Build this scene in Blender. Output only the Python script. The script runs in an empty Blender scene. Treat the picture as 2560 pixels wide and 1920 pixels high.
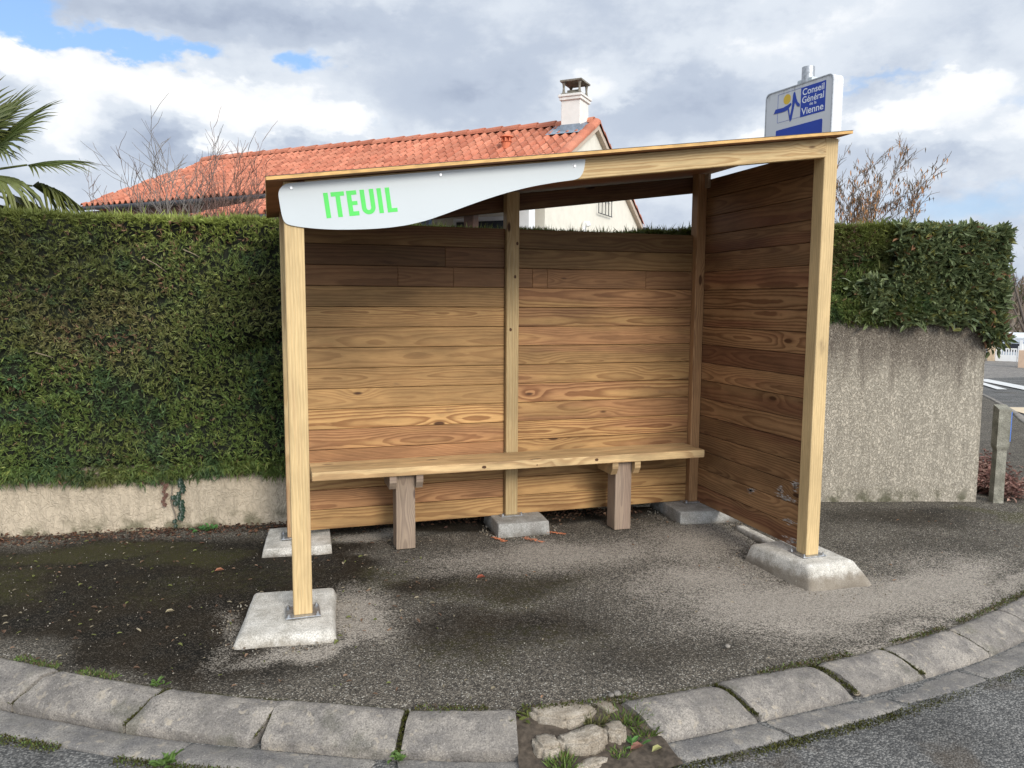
import bpy, bmesh, math, random
import numpy as np
from mathutils import Vector, Matrix
random.seed(7); RNG = np.random.default_rng(11)
scene = bpy.context.scene
COL = scene.collection
R = math.radians

# ------------------------------------------------------------------ helpers
def tag(o, label=None, cat=None, group=None, kind=None):
    if label: o["label"] = label
    if cat: o["category"] = cat
    if group: o["group"] = group
    if kind: o["kind"] = kind
    return o

def empty(name, loc, label, cat, group=None):
    o = bpy.data.objects.new(name, None); COL.objects.link(o)
    o.location = loc; o.empty_display_size = .1
    bpy.context.view_layer.update()
    return tag(o, label, cat, group)

def link(name, me, parent=None):
    o = bpy.data.objects.new(name, me); COL.objects.link(o)
    if parent is not None:
        o.parent = parent
        # Empties stand at their thing's base; mesh parts sit in world coordinates
        if parent.type == 'EMPTY': o.matrix_parent_inverse = Matrix.Translation(parent.location).inverted()
    return o

def vnoise(P, seed=0):
    """value noise on Nx3 points, 0..1"""
    P = np.asarray(P, float); i = np.floor(P).astype(np.int64); f = P - i
    f = f * f * (3 - 2 * f)
    def h(a, b, c):
        n = (a * 374761393 + b * 668265263 + c * 2147483647 + seed * 144665) & 0xffffffff
        n = ((n ^ (n >> 13)) * 1274126177) & 0xffffffff
        return ((n ^ (n >> 16)) & 0xffff) / 65535.0
    r = 0
    for dx in (0, 1):
        for dy in (0, 1):
            for dz in (0, 1):
                w = (f[:, 0] if dx else 1 - f[:, 0]) * (f[:, 1] if dy else 1 - f[:, 1]) * (f[:, 2] if dz else 1 - f[:, 2])
                r = r + w * h(i[:, 0] + dx, i[:, 1] + dy, i[:, 2] + dz)
    return r

def fbm(P, octv=4, seed=0):
    P = np.asarray(P, float); s = 0; a = .5; t = 0
    for k in range(octv):
        s = s + a * vnoise(P * 2 ** k + 17.3 * k, seed + k); t += a; a *= .5
    return s / t

def sstep(a, b, x):
    t = np.clip((x - a) / (b - a), 0, 1); return t * t * (3 - 2 * t)

class MB:
    """collects shapes into ONE mesh"""
    def __init__(self):
        self.v = []; self.f = []; self.wd = []; self.wc = []; self.mi = []; self.sm = []
    def add(self, vs, fs, wd=None, wc=(.5, 1, .5), mi=0, smooth=False):
        o = len(self.v)
        self.v += [tuple(p) for p in vs]
        self.wd += (wd if wd is not None else [tuple(p) for p in vs])
        self.wc += [tuple(wc)] * len(vs)
        for f in fs:
            self.f.append([i + o for i in f]); self.mi.append(mi); self.sm.append(smooth)
    def box(self, c, s, M=None, bevel=.002, seg=1, ax='x', flat='y', tint=(.5, 1, .5), mi=0, smooth=False, pith=None):
        """ax = grain axis, flat = axis the broad face looks along"""
        bm = bmesh.new(); bmesh.ops.create_cube(bm, size=1)
        for v in bm.verts: v.co = Vector((v.co.x * s[0], v.co.y * s[1], v.co.z * s[2]))
        if bevel > 0: bmesh.ops.bevel(bm, geom=bm.edges[:], offset=bevel, segments=seg, affect='EDGES', profile=.5)
        bm.verts.index_update()
        loc = [v.co.copy() for v in bm.verts]; fs = [[v.index for v in f.verts] for f in bm.faces]; bm.free()
        iu = 'xyz'.index(ax); ib = 'xyz'.index(flat); ia = 3 - iu - ib
        ru = random.uniform(0, 60)
        pa = random.uniform(-.05, .05) if pith is None else pith[0]
        pb = random.uniform(.012, .075) * random.choice((-1, 1)) if pith is None else pith[1]
        wd = [(p[iu] + ru, p[ia] + pa, p[ib] + pb) for p in loc]
        T = Matrix.Translation(Vector(c)) @ (M if M is not None else Matrix())
        self.add([T @ p for p in loc], fs, wd, tint, mi, smooth)
    def tube(self, pts, rad, n=8, cap=True, mi=0, smooth=True, tint=(.5, 1, .5)):
        pts = [Vector(p) for p in pts]; vs = []; fs = []
        if not hasattr(rad, '__len__'): rad = [rad] * len(pts)
        up = None
        for i, p in enumerate(pts):
            d = (pts[min(i + 1, len(pts) - 1)] - pts[max(i - 1, 0)]).normalized()
            if up is None: up = d.orthogonal().normalized()
            x = (up - d * up.dot(d)).normalized(); y = d.cross(x); up = x
            for k in range(n):
                a = 2 * math.pi * k / n
                vs.append(p + (x * math.cos(a) + y * math.sin(a)) * rad[i])
        for i in range(len(pts) - 1):
            for k in range(n):
                k2 = (k + 1) % n
                fs.append([i * n + k, i * n + k2, (i + 1) * n + k2, (i + 1) * n + k])
        self.add(vs, fs, None, tint, mi, smooth)
        if cap:
            self.add(vs[:n], [list(range(n))[::-1]], None, tint, mi); self.add(vs[-n:], [list(range(n))], None, tint, mi)
    def prism(self, poly, T, depth, mi=0, bevel=0, tint=(.5, 1, .5)):
        """poly: 2-D outline, extruded along local z by depth, T: 4x4"""
        n = len(poly)
        vs = [T @ Vector((x, y, 0)) for x, y in poly] + [T @ Vector((x, y, depth)) for x, y in poly]
        fs = [list(range(n))[::-1], list(range(n, 2 * n))] + [[i, (i + 1) % n, n + (i + 1) % n, n + i] for i in range(n)]
        self.add(vs, fs, None, tint, mi)
    def grid(self, P, mi=0, smooth=True, wc=(.5, 1, .5)):
        """P: rows x cols x 3"""
        r, c = len(P), len(P[0]); vs = [tuple(p) for row in P for p in row]
        fs = [[i * c + j, i * c + j + 1, (i + 1) * c + j + 1, (i + 1) * c + j] for i in range(r - 1) for j in range(c - 1)]
        self.add(vs, fs, None, wc, mi, smooth)
    def build(self, name, mats, parent=None):
        me = bpy.data.meshes.new(name); me.from_pydata(self.v, [], self.f)
        for m in (mats if isinstance(mats, (list, tuple)) else [mats]): me.materials.append(m)
        me.polygons.foreach_set('material_index', self.mi); me.polygons.foreach_set('use_smooth', self.sm)
        a = me.attributes.new('wd', 'FLOAT_VECTOR', 'POINT'); a.data.foreach_set('vector', np.array(self.wd, np.float32).ravel())
        a = me.attributes.new('wc', 'FLOAT_VECTOR', 'POINT'); a.data.foreach_set('vector', np.array(self.wc, np.float32).ravel())
        bm = bmesh.new(); bm.from_mesh(me); bmesh.ops.recalc_face_normals(bm, faces=bm.faces[:]); bm.to_mesh(me); bm.free()
        return link(name, me, parent)

def mesh_np(name, V, F, mat, cols=None, parent=None, smooth=False):
    V = np.asarray(V, np.float32); F = np.asarray(F, np.int32); k = F.shape[1]
    me = bpy.data.meshes.new(name)
    me.vertices.add(len(V)); me.vertices.foreach_set('co', V.ravel())
    me.loops.add(F.size); me.loops.foreach_set('vertex_index', F.ravel())
    me.polygons.add(len(F)); me.polygons.foreach_set('loop_start', np.arange(0, F.size, k, dtype=np.int32))
    me.polygons.foreach_set('use_smooth', np.full(len(F), smooth))
    for m in (mat if isinstance(mat, (list, tuple)) else [mat]): me.materials.append(m)
    if cols is not None:
        C = np.ones((len(V), 4), np.float32); C[:, :cols.shape[1]] = cols
        a = me.attributes.new('col', 'FLOAT_COLOR', 'POINT'); a.data.foreach_set('color', C.ravel())
    me.update(calc_edges=True); me.validate()
    return link(name, me, parent)

def unit(a): return a / np.maximum(np.linalg.norm(a, axis=-1, keepdims=True), 1e-9)

def blades(P, D, L, W, cols, side=None):
    """diamond blades: N points, directions, lengths, widths, colours -> V,F,C"""
    n = len(P); D = unit(D)
    if side is None: side = unit(np.cross(D, RNG.normal(size=(n, 3))))
    L = np.broadcast_to(L, (n,))[:, None]; W = np.broadcast_to(W, (n,))[:, None]
    V = np.stack([P, P + D * L * .4 + side * W * .5, P + D * L, P + D * L * .4 - side * W * .5], 1).reshape(-1, 3)
    F = np.arange(4 * n).reshape(n, 4)
    return V, F, np.repeat(cols, 4, 0)

def leaves6(P, D, U, L, W, cols, fold=.25):
    """elliptic leaf of two quads folded on the midrib; U = leaf normal"""
    n = len(P); D = unit(D); S = unit(np.cross(D, U)); U = np.cross(S, D)
    L = np.broadcast_to(L, (n,))[:, None]; W = np.broadcast_to(W, (n,))[:, None]
    up = U * W * fold
    V = np.stack([P, P + D * L * .3 + S * W * .5 + up, P + D * L * .7 + S * W * .42 + up, P + D * L - U * L * .08,
                  P + D * L * .7 - S * W * .42 + up, P + D * L * .3 - S * W * .5 + up], 1).reshape(-1, 3)
    b = np.arange(n)[:, None] * 6
    F = np.concatenate([b + [0, 1, 2, 3], b + [0, 3, 4, 5]], 0)
    return V, F, np.repeat(cols, 6, 0)

def merge(parts):
    V = []; F = []; C = []; o = 0
    for v, f, c in parts:
        V.append(v); F.append(f + o); C.append(c); o += len(v)
    return np.concatenate(V), np.concatenate(F), np.concatenate(C)

# ------------------------------------------------------------------ node helpers
class NT:
    def __init__(self, tree): self.t = tree; self.n = tree.nodes; self.l = tree.links
    def node(self, typ, **kw):
        n = self.n.new(typ)
        for k, v in kw.items():
            if k in ('inp',):
                for kk, vv in v.items(): self.set(n.inputs[kk], vv)
            else: setattr(n, k, v)
        return n
    def set(self, sock, v):
        if isinstance(v, bpy.types.NodeSocket): self.l.new(v, sock)
        elif v is not None:
            if sock.type == 'RGBA' and len(v) == 3: v = (*v, 1)
            sock.default_value = v
    def math(self, op, a, b=None, c=None, clamp=False):
        n = self.n.new('ShaderNodeMath'); n.operation = op; n.use_clamp = clamp
        self.set(n.inputs[0], a)
        if b is not None: self.set(n.inputs[1], b)
        if c is not None: self.set(n.inputs[2], c)
        return n.outputs[0]
    def add(self, a, b): return self.math('ADD', a, b)
    def sub(self, a, b): return self.math('SUBTRACT', a, b)
    def mul(self, a, b): return self.math('MULTIPLY', a, b)
    def vmath(self, op, a, b=None):
        n = self.n.new('ShaderNodeVectorMath'); n.operation = op; self.set(n.inputs[0], a)
        if b is not None:
            self.set(n.inputs['Scale' if op == 'SCALE' else 1], b)
        return n.outputs['Value' if op in ('DOT_PRODUCT', 'LENGTH') else 0]
    def noise(self, vec, scale=5, detail=3, rough=.5, dist=0, dim='3D'):
        n = self.n.new('ShaderNodeTexNoise'); n.noise_dimensions = dim
        if vec is not None: self.l.new(vec, n.inputs['Vector'])
        n.inputs['Scale'].default_value = scale; n.inputs['Detail'].default_value = detail
        n.inputs['Roughness'].default_value = rough; n.inputs['Distortion'].default_value = dist
        return n.outputs['Fac']
    def voro(self, vec, scale=5, feature='F1', out='Distance', rand=1):
        n = self.n.new('ShaderNodeTexVoronoi'); n.feature = feature
        if vec is not None: self.l.new(vec, n.inputs['Vector'])
        n.inputs['Scale'].default_value = scale; n.inputs['Randomness'].default_value = rand
        return n.outputs[out]
    def ss(self, x, a, b, lo=0, hi=1):
        n = self.n.new('ShaderNodeMapRange'); n.interpolation_type = 'SMOOTHSTEP'
        self.set(n.inputs['Value'], x); self.set(n.inputs['From Min'], a); self.set(n.inputs['From Max'], b)
        self.set(n.inputs['To Min'], lo); self.set(n.inputs['To Max'], hi)
        return n.outputs['Result']
    def mix(self, f, a, b, mode='MIX'):
        n = self.n.new('ShaderNodeMix'); n.data_type = 'RGBA'; n.blend_type = mode
        self.set(n.inputs['Factor'], f); self.set(n.inputs[6], a); self.set(n.inputs[7], b)
        return n.outputs[2]
    def comb(self, x, y, z):
        n = self.n.new('ShaderNodeCombineXYZ')
        for s, v in zip(n.inputs, (x, y, z)): self.set(s, v)
        return n.outputs[0]
    def sep(self, v):
        n = self.n.new('ShaderNodeSeparateXYZ'); self.l.new(v, n.inputs[0]); return n.outputs
    def scale(self, v, xyz):
        n = self.n.new('ShaderNodeVectorMath'); n.operation = 'MULTIPLY'
        self.l.new(v, n.inputs[0]); n.inputs[1].default_value = xyz; return n.outputs[0]
    def attr(self, name, out='Vector'):
        n = self.n.new('ShaderNodeAttribute'); n.attribute_name = name; return n.outputs[out]
    def bump(self, h, strength=.3, dist=.01):
        n = self.n.new('ShaderNodeBump'); n.inputs['Strength'].default_value = strength; n.inputs['Distance'].default_value = dist
        self.l.new(h, n.inputs['Height']); return n.outputs[0]
    def obj(self):
        return self.n.new('ShaderNodeTexCoord').outputs['Object']
    def pos(self):
        return self.n.new('ShaderNodeNewGeometry').outputs['Position']

def material(name, fn):
    m = bpy.data.materials.new(name); m.use_nodes = True
    t = NT(m.node_tree); p = m.node_tree.nodes['Principled BSDF']
    p.inputs['Specular IOR Level'].default_value = .3
    fn(t, p); return m

def plain(name, col, rough=.6, metal=0, var=.15, scale=30, bump=.0, spec=.3):
    def fn(t, p):
        P = t.pos(); n = t.noise(P, scale, 4, .6)
        k = t.ss(n, .2, .8, 1 - var, 1 + var)
        c = t.mix(1, (*col, 1), t.comb(k, k, k), 'MULTIPLY')
        t.set(p.inputs['Base Color'], c); p.inputs['Roughness'].default_value = rough; p.inputs['Metallic'].default_value = metal
        p.inputs['Specular IOR Level'].default_value = spec
        if bump: t.set(p.inputs['Normal'], t.bump(n, bump, .004))
    return material(name, fn)

# ------------------------------------------------------------------ materials
def wood_mat(name, y_early, y_late, r_early, r_late, grey=0.0, ring=.0145, rough=.62, stain=.5):
    def fn(t, p):
        wd = t.attr('wd'); u, a, b = t.sep(wd)
        ts = t.sep(t.attr('wc'))
        n1 = t.sub(t.noise(t.comb(t.mul(u, 1.3), t.mul(a, 5), t.mul(b, 5)), 1, 2), .5)
        n1b = t.sub(t.noise(t.comb(t.mul(u, 1.0), 7.7, 3.1), 1, 1.5), .5)
        n2 = t.sub(t.noise(t.comb(t.mul(u, 5.5), t.mul(a, 22), t.mul(b, 22)), 1, 2), .5)
        kd = t.voro(t.comb(t.mul(u, 1.7), t.mul(a, 5.0), t.mul(b, 3.0)), 1)
        kx = t.math('POWER', 2.718, t.mul(t.mul(kd, kd), -26.0))
        a2 = t.add(a, t.mul(n1, .035)); b2 = t.add(b, t.mul(n1b, .13))
        r = t.math('SQRT', t.add(t.mul(a2, a2), t.mul(b2, b2)))
        r = t.add(t.add(r, t.mul(n2, .012)), t.mul(kx, .034))
        ph = t.math('FRACT', t.math('DIVIDE', r, t.mul(t.add(.62, t.mul(t.math('FRACT', t.mul(ts[1], 23.7)), .75)), ring)))
        late = t.mul(t.ss(ph, .22, .80), t.ss(ph, 1.0, .90))
        fib = t.noise(t.comb(t.mul(u, 9), t.mul(a, 330), t.mul(b, 330)), 1, 3, .6)
        blot = t.noise(t.comb(t.mul(u, 2.2), t.mul(a, 8), t.mul(b, 8)), 1, 4, .6)
        heart = t.ss(t.add(t.noise(t.comb(t.mul(u, .7), t.mul(a, 9), t.mul(b, 9)), 1, 2), t.sub(ts[0], .5)), .4, .62)
        early = t.mix(heart, y_early, r_early); lat = t.mix(heart, y_late, r_late)
        c = t.mix(t.math('MULTIPLY', late, t.add(.24, t.mul(ts[2], .70)), clamp=True), early, lat)
        c = t.mix(t.ss(kd, .085, .05), c, (.075, .032, .014, 1))
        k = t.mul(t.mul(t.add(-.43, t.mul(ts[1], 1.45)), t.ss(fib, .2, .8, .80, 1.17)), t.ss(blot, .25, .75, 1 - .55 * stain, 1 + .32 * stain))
        c = t.mix(1, c, t.comb(k, k, k), 'MULTIPLY')
        sm = t.mul(t.ss(t.noise(t.comb(t.mul(u, 2.6), t.mul(a, 7), t.mul(b, 7)), 1, 4, .65), .60, .76), t.ss(t.noise(t.comb(t.mul(u, .8), 4.4, 2.2), 1, 1), .48, .6))
        c = t.mix(t.mul(sm, .55), c, (.085, .055, .038, 1))
        if grey: c = t.mix(t.ss(blot, .3, .7, grey * .6, grey), c, (.26, .235, .22, 1))
        t.set(p.inputs['Base Color'], c); p.inputs['Roughness'].default_value = rough
        p.inputs['Specular IOR Level'].default_value = .25
        t.set(p.inputs['Normal'], t.bump(t.add(t.mul(late, .6), fib), .22, .0012))
    return material(name, fn)

YE, YL, RE, RL = (.46, .270, .108), (.20, .088, .031), (.395, .205, .090), (.165, .066, .027)
M_board = wood_mat('treated_pine_boards', YE, YL, RE, RL, 0)
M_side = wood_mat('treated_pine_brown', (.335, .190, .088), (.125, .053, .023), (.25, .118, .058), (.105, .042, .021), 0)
M_post = wood_mat('pale_pine_post', (.58, .425, .215), (.40, .245, .105), (.46, .275, .145), (.28, .14, .07), 0, ring=.013, stain=.25)
M_leg = wood_mat('greyed_pine_leg', (.33, .235, .15), (.16, .10, .06), (.29, .19, .12), (.14, .085, .055), .30, ring=.009)
M_seat = wood_mat('worn_pine_seat', (.58, .40, .19), (.36, .20, .08), (.50, .30, .15), (.30, .15, .07), .12, stain=.8)
M_ply = wood_mat('plywood_roof', (.34, .155, .065), (.26, .11, .045), (.32, .14, .065), (.24, .10, .045), 0, ring=.02)

def ply_edge(t, p):
    wd = t.attr('wd'); u, a, b = t.sep(wd)
    s = t.math('FRACT', t.mul(b, 260)); fib = t.noise(t.comb(t.mul(u, 14), t.mul(a, 60), t.mul(b, 300)), 1, 3)
    c = t.mix(t.ss(s, .55, .8), (.60, .36, .13, 1), (.27, .12, .04, 1))
    k = t.ss(fib, .25, .75, .75, 1.2); c = t.mix(1, c, t.comb(k, k, k), 'MULTIPLY')
    t.set(p.inputs['Base Color'], c); p.inputs['Roughness'].default_value = .6
M_plyedge = material('plywood_edge', ply_edge)

def roughcast(base, stain_col, cell, bumpd, cover, pitlo=.40, streak=1.0, pitk=.72):
    def fn(t, p):
        P = t.pos()
        # worm-like roughcast: stretched, distorted noise ridges
        w = t.noise(t.scale(P, (1, 1, .6)), cell, 3, .6, .9); f = t.noise(P, cell * 2.3, 4, .7); lo = t.noise(P, 5.5, 4, .6)
        ridge = t.math('ABSOLUTE', t.sub(w, .5))
        h = t.add(t.mul(t.ss(ridge, .0, .10), 1.0), t.mul(f, .6))
        z = t.sep(P)[2]
        big = t.noise(t.scale(P, (1.6, 1.6, .55)), 1.3, 5, .62)
        st = t.noise(t.scale(P, (5.0, 5.0, .5)), 1.6, 4, .6)
        top = t.ss(z, cover[0], cover[1])
        m = t.math('MULTIPLY', t.mul(t.ss(t.add(t.mul(top, .40 * streak), t.add(t.mul(big, .45), t.mul(st, .55))), .58, .84), t.ss(f, .3, .62, .15, 1)), .9, clamp=True)
        pit = t.mul(t.ss(ridge, .045, .0), t.ss(t.add(t.mul(lo, .6), t.mul(f, .5)), pitlo, pitlo + .14))
        c = t.mix(t.ss(f, .25, .75), tuple(x * .80 for x in base), base)
        vs = t.noise(t.scale(P, (13, 13, 2.2)), 1, 6, .72); kv = t.ss(vs, .3, .7, .84, 1.10); c = t.mix(1, c, t.comb(kv, kv, kv), 'MULTIPLY')
        c = t.mix(t.mul(pit, pitk), c, tuple(x * .22 for x in base))
        c = t.mix(m, c, stain_col)
        ft = t.ss(z, .16, .0); ftn = t.mul(ft, t.ss(t.noise(P, 9, 4), .42, .62))
        c = t.mix(t.mul(ftn, .75), c, (.075, .078, .035, 1))
        t.set(p.inputs['Base Color'], c); p.inputs['Roughness'].default_value = .9
        p.inputs['Specular IOR Level'].default_value = .1
        t.set(p.inputs['Normal'], t.bump(h, .8, bumpd))
    return fn
M_wallhi = material('grey_roughcast', roughcast((.55, .49, .39), (.095, .074, .060), 62, .007, (.70, 1.5), .33))
M_walllo = material('beige_roughcast', roughcast((.55, .46, .34), (.33, .27, .19), 24, .0045, (.30, .8), .66, streak=.5, pitk=.40))

def concrete(base, dirty, scale=18, moss=0.0, spots=0.0, bumpk=.5, dirt=0.0):
    def fn(t, p):
        P = t.pos(); a = t.noise(P, scale, 5, .65); b = t.noise(P, 160, 3, .7); d = t.noise(P, 4.3, 4, .6)
        c = t.mix(t.ss(a, .3, .7), dirty, base)
        k = t.ss(b, .25, .75, .58, 1.35); c = t.mix(1, c, t.comb(k, k, k), 'MULTIPLY')
        if spots:
            v = t.noise(P, 24, 2, .5, .4); v2 = t.noise(P, 5, 2)
            m = t.mul(t.ss(v, .59, .68), t.ss(v2, .40, .60))
            c = t.mix(t.mul(m, spots), c, (.47, .40, .30, 1))
            m2 = t.ss(t.noise(P, 70, 3, .7), .54, .72); c = t.mix(t.mul(m2, .65), c, tuple(x * .38 for x in dirty)); m3 = t.ss(t.noise(P, 3.3, 5, .7), .42, .62); c = t.mix(t.mul(m3, .45), c, tuple(x * .75 for x in dirty)); m4 = t.ss(t.noise(P, 110, 2), .62, .74); c = t.mix(t.mul(m4, .5), c, (.46, .42, .36, 1))
        zz = t.sep(P)[2]; c = t.mix(t.mul(t.ss(t.add(zz, t.mul(t.sub(a, .5), .07)), .032, -.03), dirt), c, (.17, .135, .095, 1))
        if moss: c = t.mix(t.mul(t.ss(d, .56, .70), moss), c, (.055, .06, .02, 1))
        t.set(p.inputs['Base Color'], c); p.inputs['Roughness'].default_value = .9; p.inputs['Specular IOR Level'].default_value = .15
        t.set(p.inputs['Normal'], t.bump(t.add(a, t.mul(b, .8)), bumpk, .006))
    return material(name_of(), fn)
_nm = [0]
def name_of(): _nm[0] += 1; return 'concrete_%s' % 'abcdefghijk'[_nm[0]]
M_conc_new = concrete((.60, .565, .50), (.40, .37, .315), 14, 0, .0, .5, .75)
M_conc_back = concrete((.36, .35, .32), (.24, .225, .20), 12, .2, 0, .6, .6)
M_kerb = concrete((.33, .295, .25), (.165, .150, .135), 11, .25, .55, 1.0)
M_gutter = concrete((.29, .265, .23), (.165, .155, .145), 8, .15, .5, .9)
M_rubble = concrete((.43, .375, .30), (.26, .215, .16), 16, .35, .3, .9)
M_bollard = concrete((.36, .345, .28), (.20, .19, .15), 11, .4, .2, .7)

def asphalt(t, p):
    P = t.pos(); m = t.attr('col', 'Color'); ms = t.sep(m)
    wet, dust, moss = ms[0], ms[1], ms[2]
    v = t.n.new('ShaderNodeTexVoronoi'); v.inputs['Scale'].default_value = 160; t.l.new(P, v.inputs['Vector'])
    cr = t.sep(v.outputs['Color'])[0]; ed = v.outputs['Distance']
    v2 = t.voro(P, 60); g = t.noise(P, 300, 2); mid = t.noise(P, 22, 5, .65); big = t.noise(P, 3.2, 5, .6)
    c = t.mix(t.ss(cr, .1, .95), (.068, .060, .048, 1), (.225, .195, .152, 1))
    c = t.mix(t.ss(cr, .90, .97), c, (.40, .37, .31, 1))
    c = t.mix(t.mul(t.ss(ed, .35, .75), .65), c, (.028, .026, .024, 1))
    k = t.ss(t.add(t.mul(mid, .6), t.mul(big, .4)), .3, .7, .72, 1.3); c = t.mix(1, c, t.comb(k, k, k), 'MULTIPLY')
    # wet, soot-dark patches
    wm = t.ss(t.add(wet, t.mul(t.sub(mid, .5), .55)), .25, .75)
    cw = t.mix(t.ss(cr, .55, .99), (.009, .008, .0065, 1), (.06, .05, .038, 1))
    cw = t.mix(t.ss(big, .35, .6, 0, .5), cw, (.030, .021, .011, 1))
    c = t.mix(t.mul(wm, .97), c, cw)
    # moss film
    mm = t.mul(t.ss(t.add(moss, t.mul(t.sub(mid, .5), .9)), .35, .85), t.ss(cr, .95, .3))
    c = t.mix(t.mul(mm, .75), c, t.mix(t.ss(g, .3, .7), (.040, .036, .012, 1), (.075, .075, .022, 1)))
    # cement dust washed out round the footings
    dm = t.ss(t.add(t.add(dust, t.mul(t.sub(mid, .5), .5)), t.mul(t.sub(cr, .5), .5)), .15, .95)
    cd = t.mix(t.ss(g, .3, .7), (.37, .32, .26, 1), (.54, .48, .40, 1))
    cd = t.mix(t.mul(t.ss(ed, .4, .8), .5), cd, (.16, .14, .12, 1))
    c = t.mix(t.mul(dm, t.ss(cr, .05, .75, .52, .90)), c, cd)
    t.set(p.inputs['Base Color'], c)
    t.set(p.inputs['Roughness'], t.sub(.92, t.mul(wm, .25))); p.inputs['Specular IOR Level'].default_value = .12
    h = t.add(t.mul(t.ss(ed, .9, .1), .8), t.mul(mid, .5))
    t.set(p.inputs['Normal'], t.bump(h, .75, .006))
M_pave = material('gravelly_asphalt', asphalt)

def road_fn(t, p):
    P = t.pos(); v = t.n.new('ShaderNodeTexVoronoi'); v.inputs['Scale'].default_value = 110; t.l.new(P, v.inputs['Vector'])
    cr = t.sep(v.outputs['Color'])[0]; ed = v.outputs['Distance']; big = t.noise(P, 1.7, 5, .6); mid = t.noise(P, 14, 4)
    c = t.mix(t.ss(cr, .1, .95), (.085, .084, .08, 1), (.235, .225, .205, 1))
    c = t.mix(t.mul(t.ss(ed, .35, .75), .6), c, (.05, .048, .045, 1))
    k = t.ss(t.add(t.mul(big, .6), t.mul(mid, .4)), .3, .7, .68, 1.3); c = t.mix(1, c, t.comb(k, k, t.mul(k, 1.0)), 'MULTIPLY')
    c = t.mix(t.mul(t.ss(t.noise(P, 2.3, 4), .56, .70), .45), c, (.10, .075, .05, 1))
    t.set(p.inputs['Base Color'], c); p.inputs['Roughness'].default_value = .9; p.inputs['Specular IOR Level'].default_value = .2
    t.set(p.inputs['Normal'], t.bump(t.ss(ed, .9, .1), .7, .006))
M_road = material('road_asphalt', road_fn)

def foliage(name, rough=.55, trans=.25, spec=.25):
    def fn(t, p):
        c = t.attr('col', 'Color')
        t.set(p.inputs['Base Color'], c); p.inputs['Roughness'].default_value = rough
        p.inputs['Specular IOR Level'].default_value = spec
        if trans:
            tr = t.n.new('ShaderNodeBsdfTranslucent'); t.set(tr.inputs[0], c)
            mx = t.n.new('ShaderNodeMixShader'); mx.inputs[0].default_value = trans
            out = t.n['Material Output']; t.l.new(p.outputs[0], mx.inputs[1]); t.l.new(tr.outputs[0], mx.inputs[2]); t.l.new(mx.outputs[0], out.inputs[0])
    return material(name, fn)
M_fol = foliage('leaf_green')
M_laurel = foliage('laurel_leaf', .38, .15, .45)
M_dead = foliage('dry_leaf', .8, .1, .1)
M_palm = foliage('palm_leaf', .45, .2, .35)
M_core = plain('hedge_shade_core', (.012, .014, .008), .95, var=.6, scale=14)  # near-black colour stands in for the shade deep inside the hedges
M_bark = plain('bark', (.20, .165, .13), .9, var=.4, scale=25, bump=.5)
M_twig = plain('twig', (.16, .125, .11), .85, var=.35, scale=9)
M_alu = plain('white_aluminium_panel', (.50, .535, .54), .32, var=.02, scale=3, spec=.4)
M_green = plain('green_vinyl', (.085, .60, .10), .4, var=.03, scale=5)
M_zinc = plain('galvanised_steel', (.42, .43, .44), .42, .8, var=.3, scale=60)
M_screw = plain('steel_screw', (.62, .62, .62), .35, .6, var=.1)
M_orange = plain('orange_spray', (.75, .24, .10), .85, var=.3, scale=70)
M_white = plain('white_paint', (.78, .78, .76), .45, var=.05, scale=8)
M_render = plain('cream_render', (.72, .675, .57), .9, var=.06, scale=6, bump=.15)
M_blue = plain('blue_vinyl', (.018, .055, .36), .4, var=.05, scale=10)
M_yellow = plain('yellow_vinyl', (.70, .46, .05), .45, var=.04, scale=10)
M_lettwhite = plain('white_vinyl', (.78, .80, .82), .45, var=.02, scale=10)
M_shadowgrey = plain('grey_vinyl', (.30, .29, .30), .5, var=.05, scale=10)
M_dark = plain('dark_metal', (.035, .036, .04), .5, var=.2)
M_gut = plain('grey_gutter', (.11, .115, .13), .45, var=.2)
M_glass = plain('dark_glass', (.03, .035, .045), .12, var=.2, spec=.6)
M_lead = plain('zinc_flashing', (.27, .32, .37), .5, .3, var=.25, scale=12)
M_stonecap = plain('mossy_concrete_cap', (.20, .18, .145), .95, var=.5, scale=18, bump=.6)
M_tanwall = plain('peach_render', (.58, .42, .30), .9, var=.08, scale=8)
M_timberdark = plain('dark_timber', (.06, .03, .018), .7, var=.3)

def signface(t, p):
    P = t.pos(); z = t.sep(P)[2]; st = t.noise(t.scale(P, (30, 30, 4)), 1, 4, .6)
    m = t.mul(t.ss(z, 2.93, 3.03), t.ss(st, .45, .72))
    c = t.mix(t.mul(m, .6), (.62, .625, .63, 1), (.16, .155, .11, 1))
    t.set(p.inputs['Base Color'], c); p.inputs['Roughness'].default_value = .42
M_signface = material('weathered_sign_face', signface)

def tile_fn(t, p):
    P = t.pos(); a = t.attr('wc'); s = t.sep(a)
    n = t.noise(P, 3.5, 4, .6); f = t.noise(P, 40, 3)
    c = t.mix(s[0], (.54, .218, .135, 1), (.43, .15, .09, 1))
    k = t.mul(t.mul(s[1], t.ss(f, .2, .8, .85, 1.12)), t.ss(n, .3, .7, .88, 1.1)); c = t.mix(1, c, t.comb(k, k, k), 'MULTIPLY')
    c = t.mix(t.mul(t.ss(t.noise(P, 7, 4), .62, .74), s[2]), c, (.10, .09, .075, 1))
    t.set(p.inputs['Base Color'], c); p.inputs['Roughness'].default_value = .8; p.inputs['Specular IOR Level'].default_value = .15
M_tile = material('terracotta_tile', tile_fn)
M_vent = plain('terracotta', (.58, .17, .085), .8, var=.12)

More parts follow.
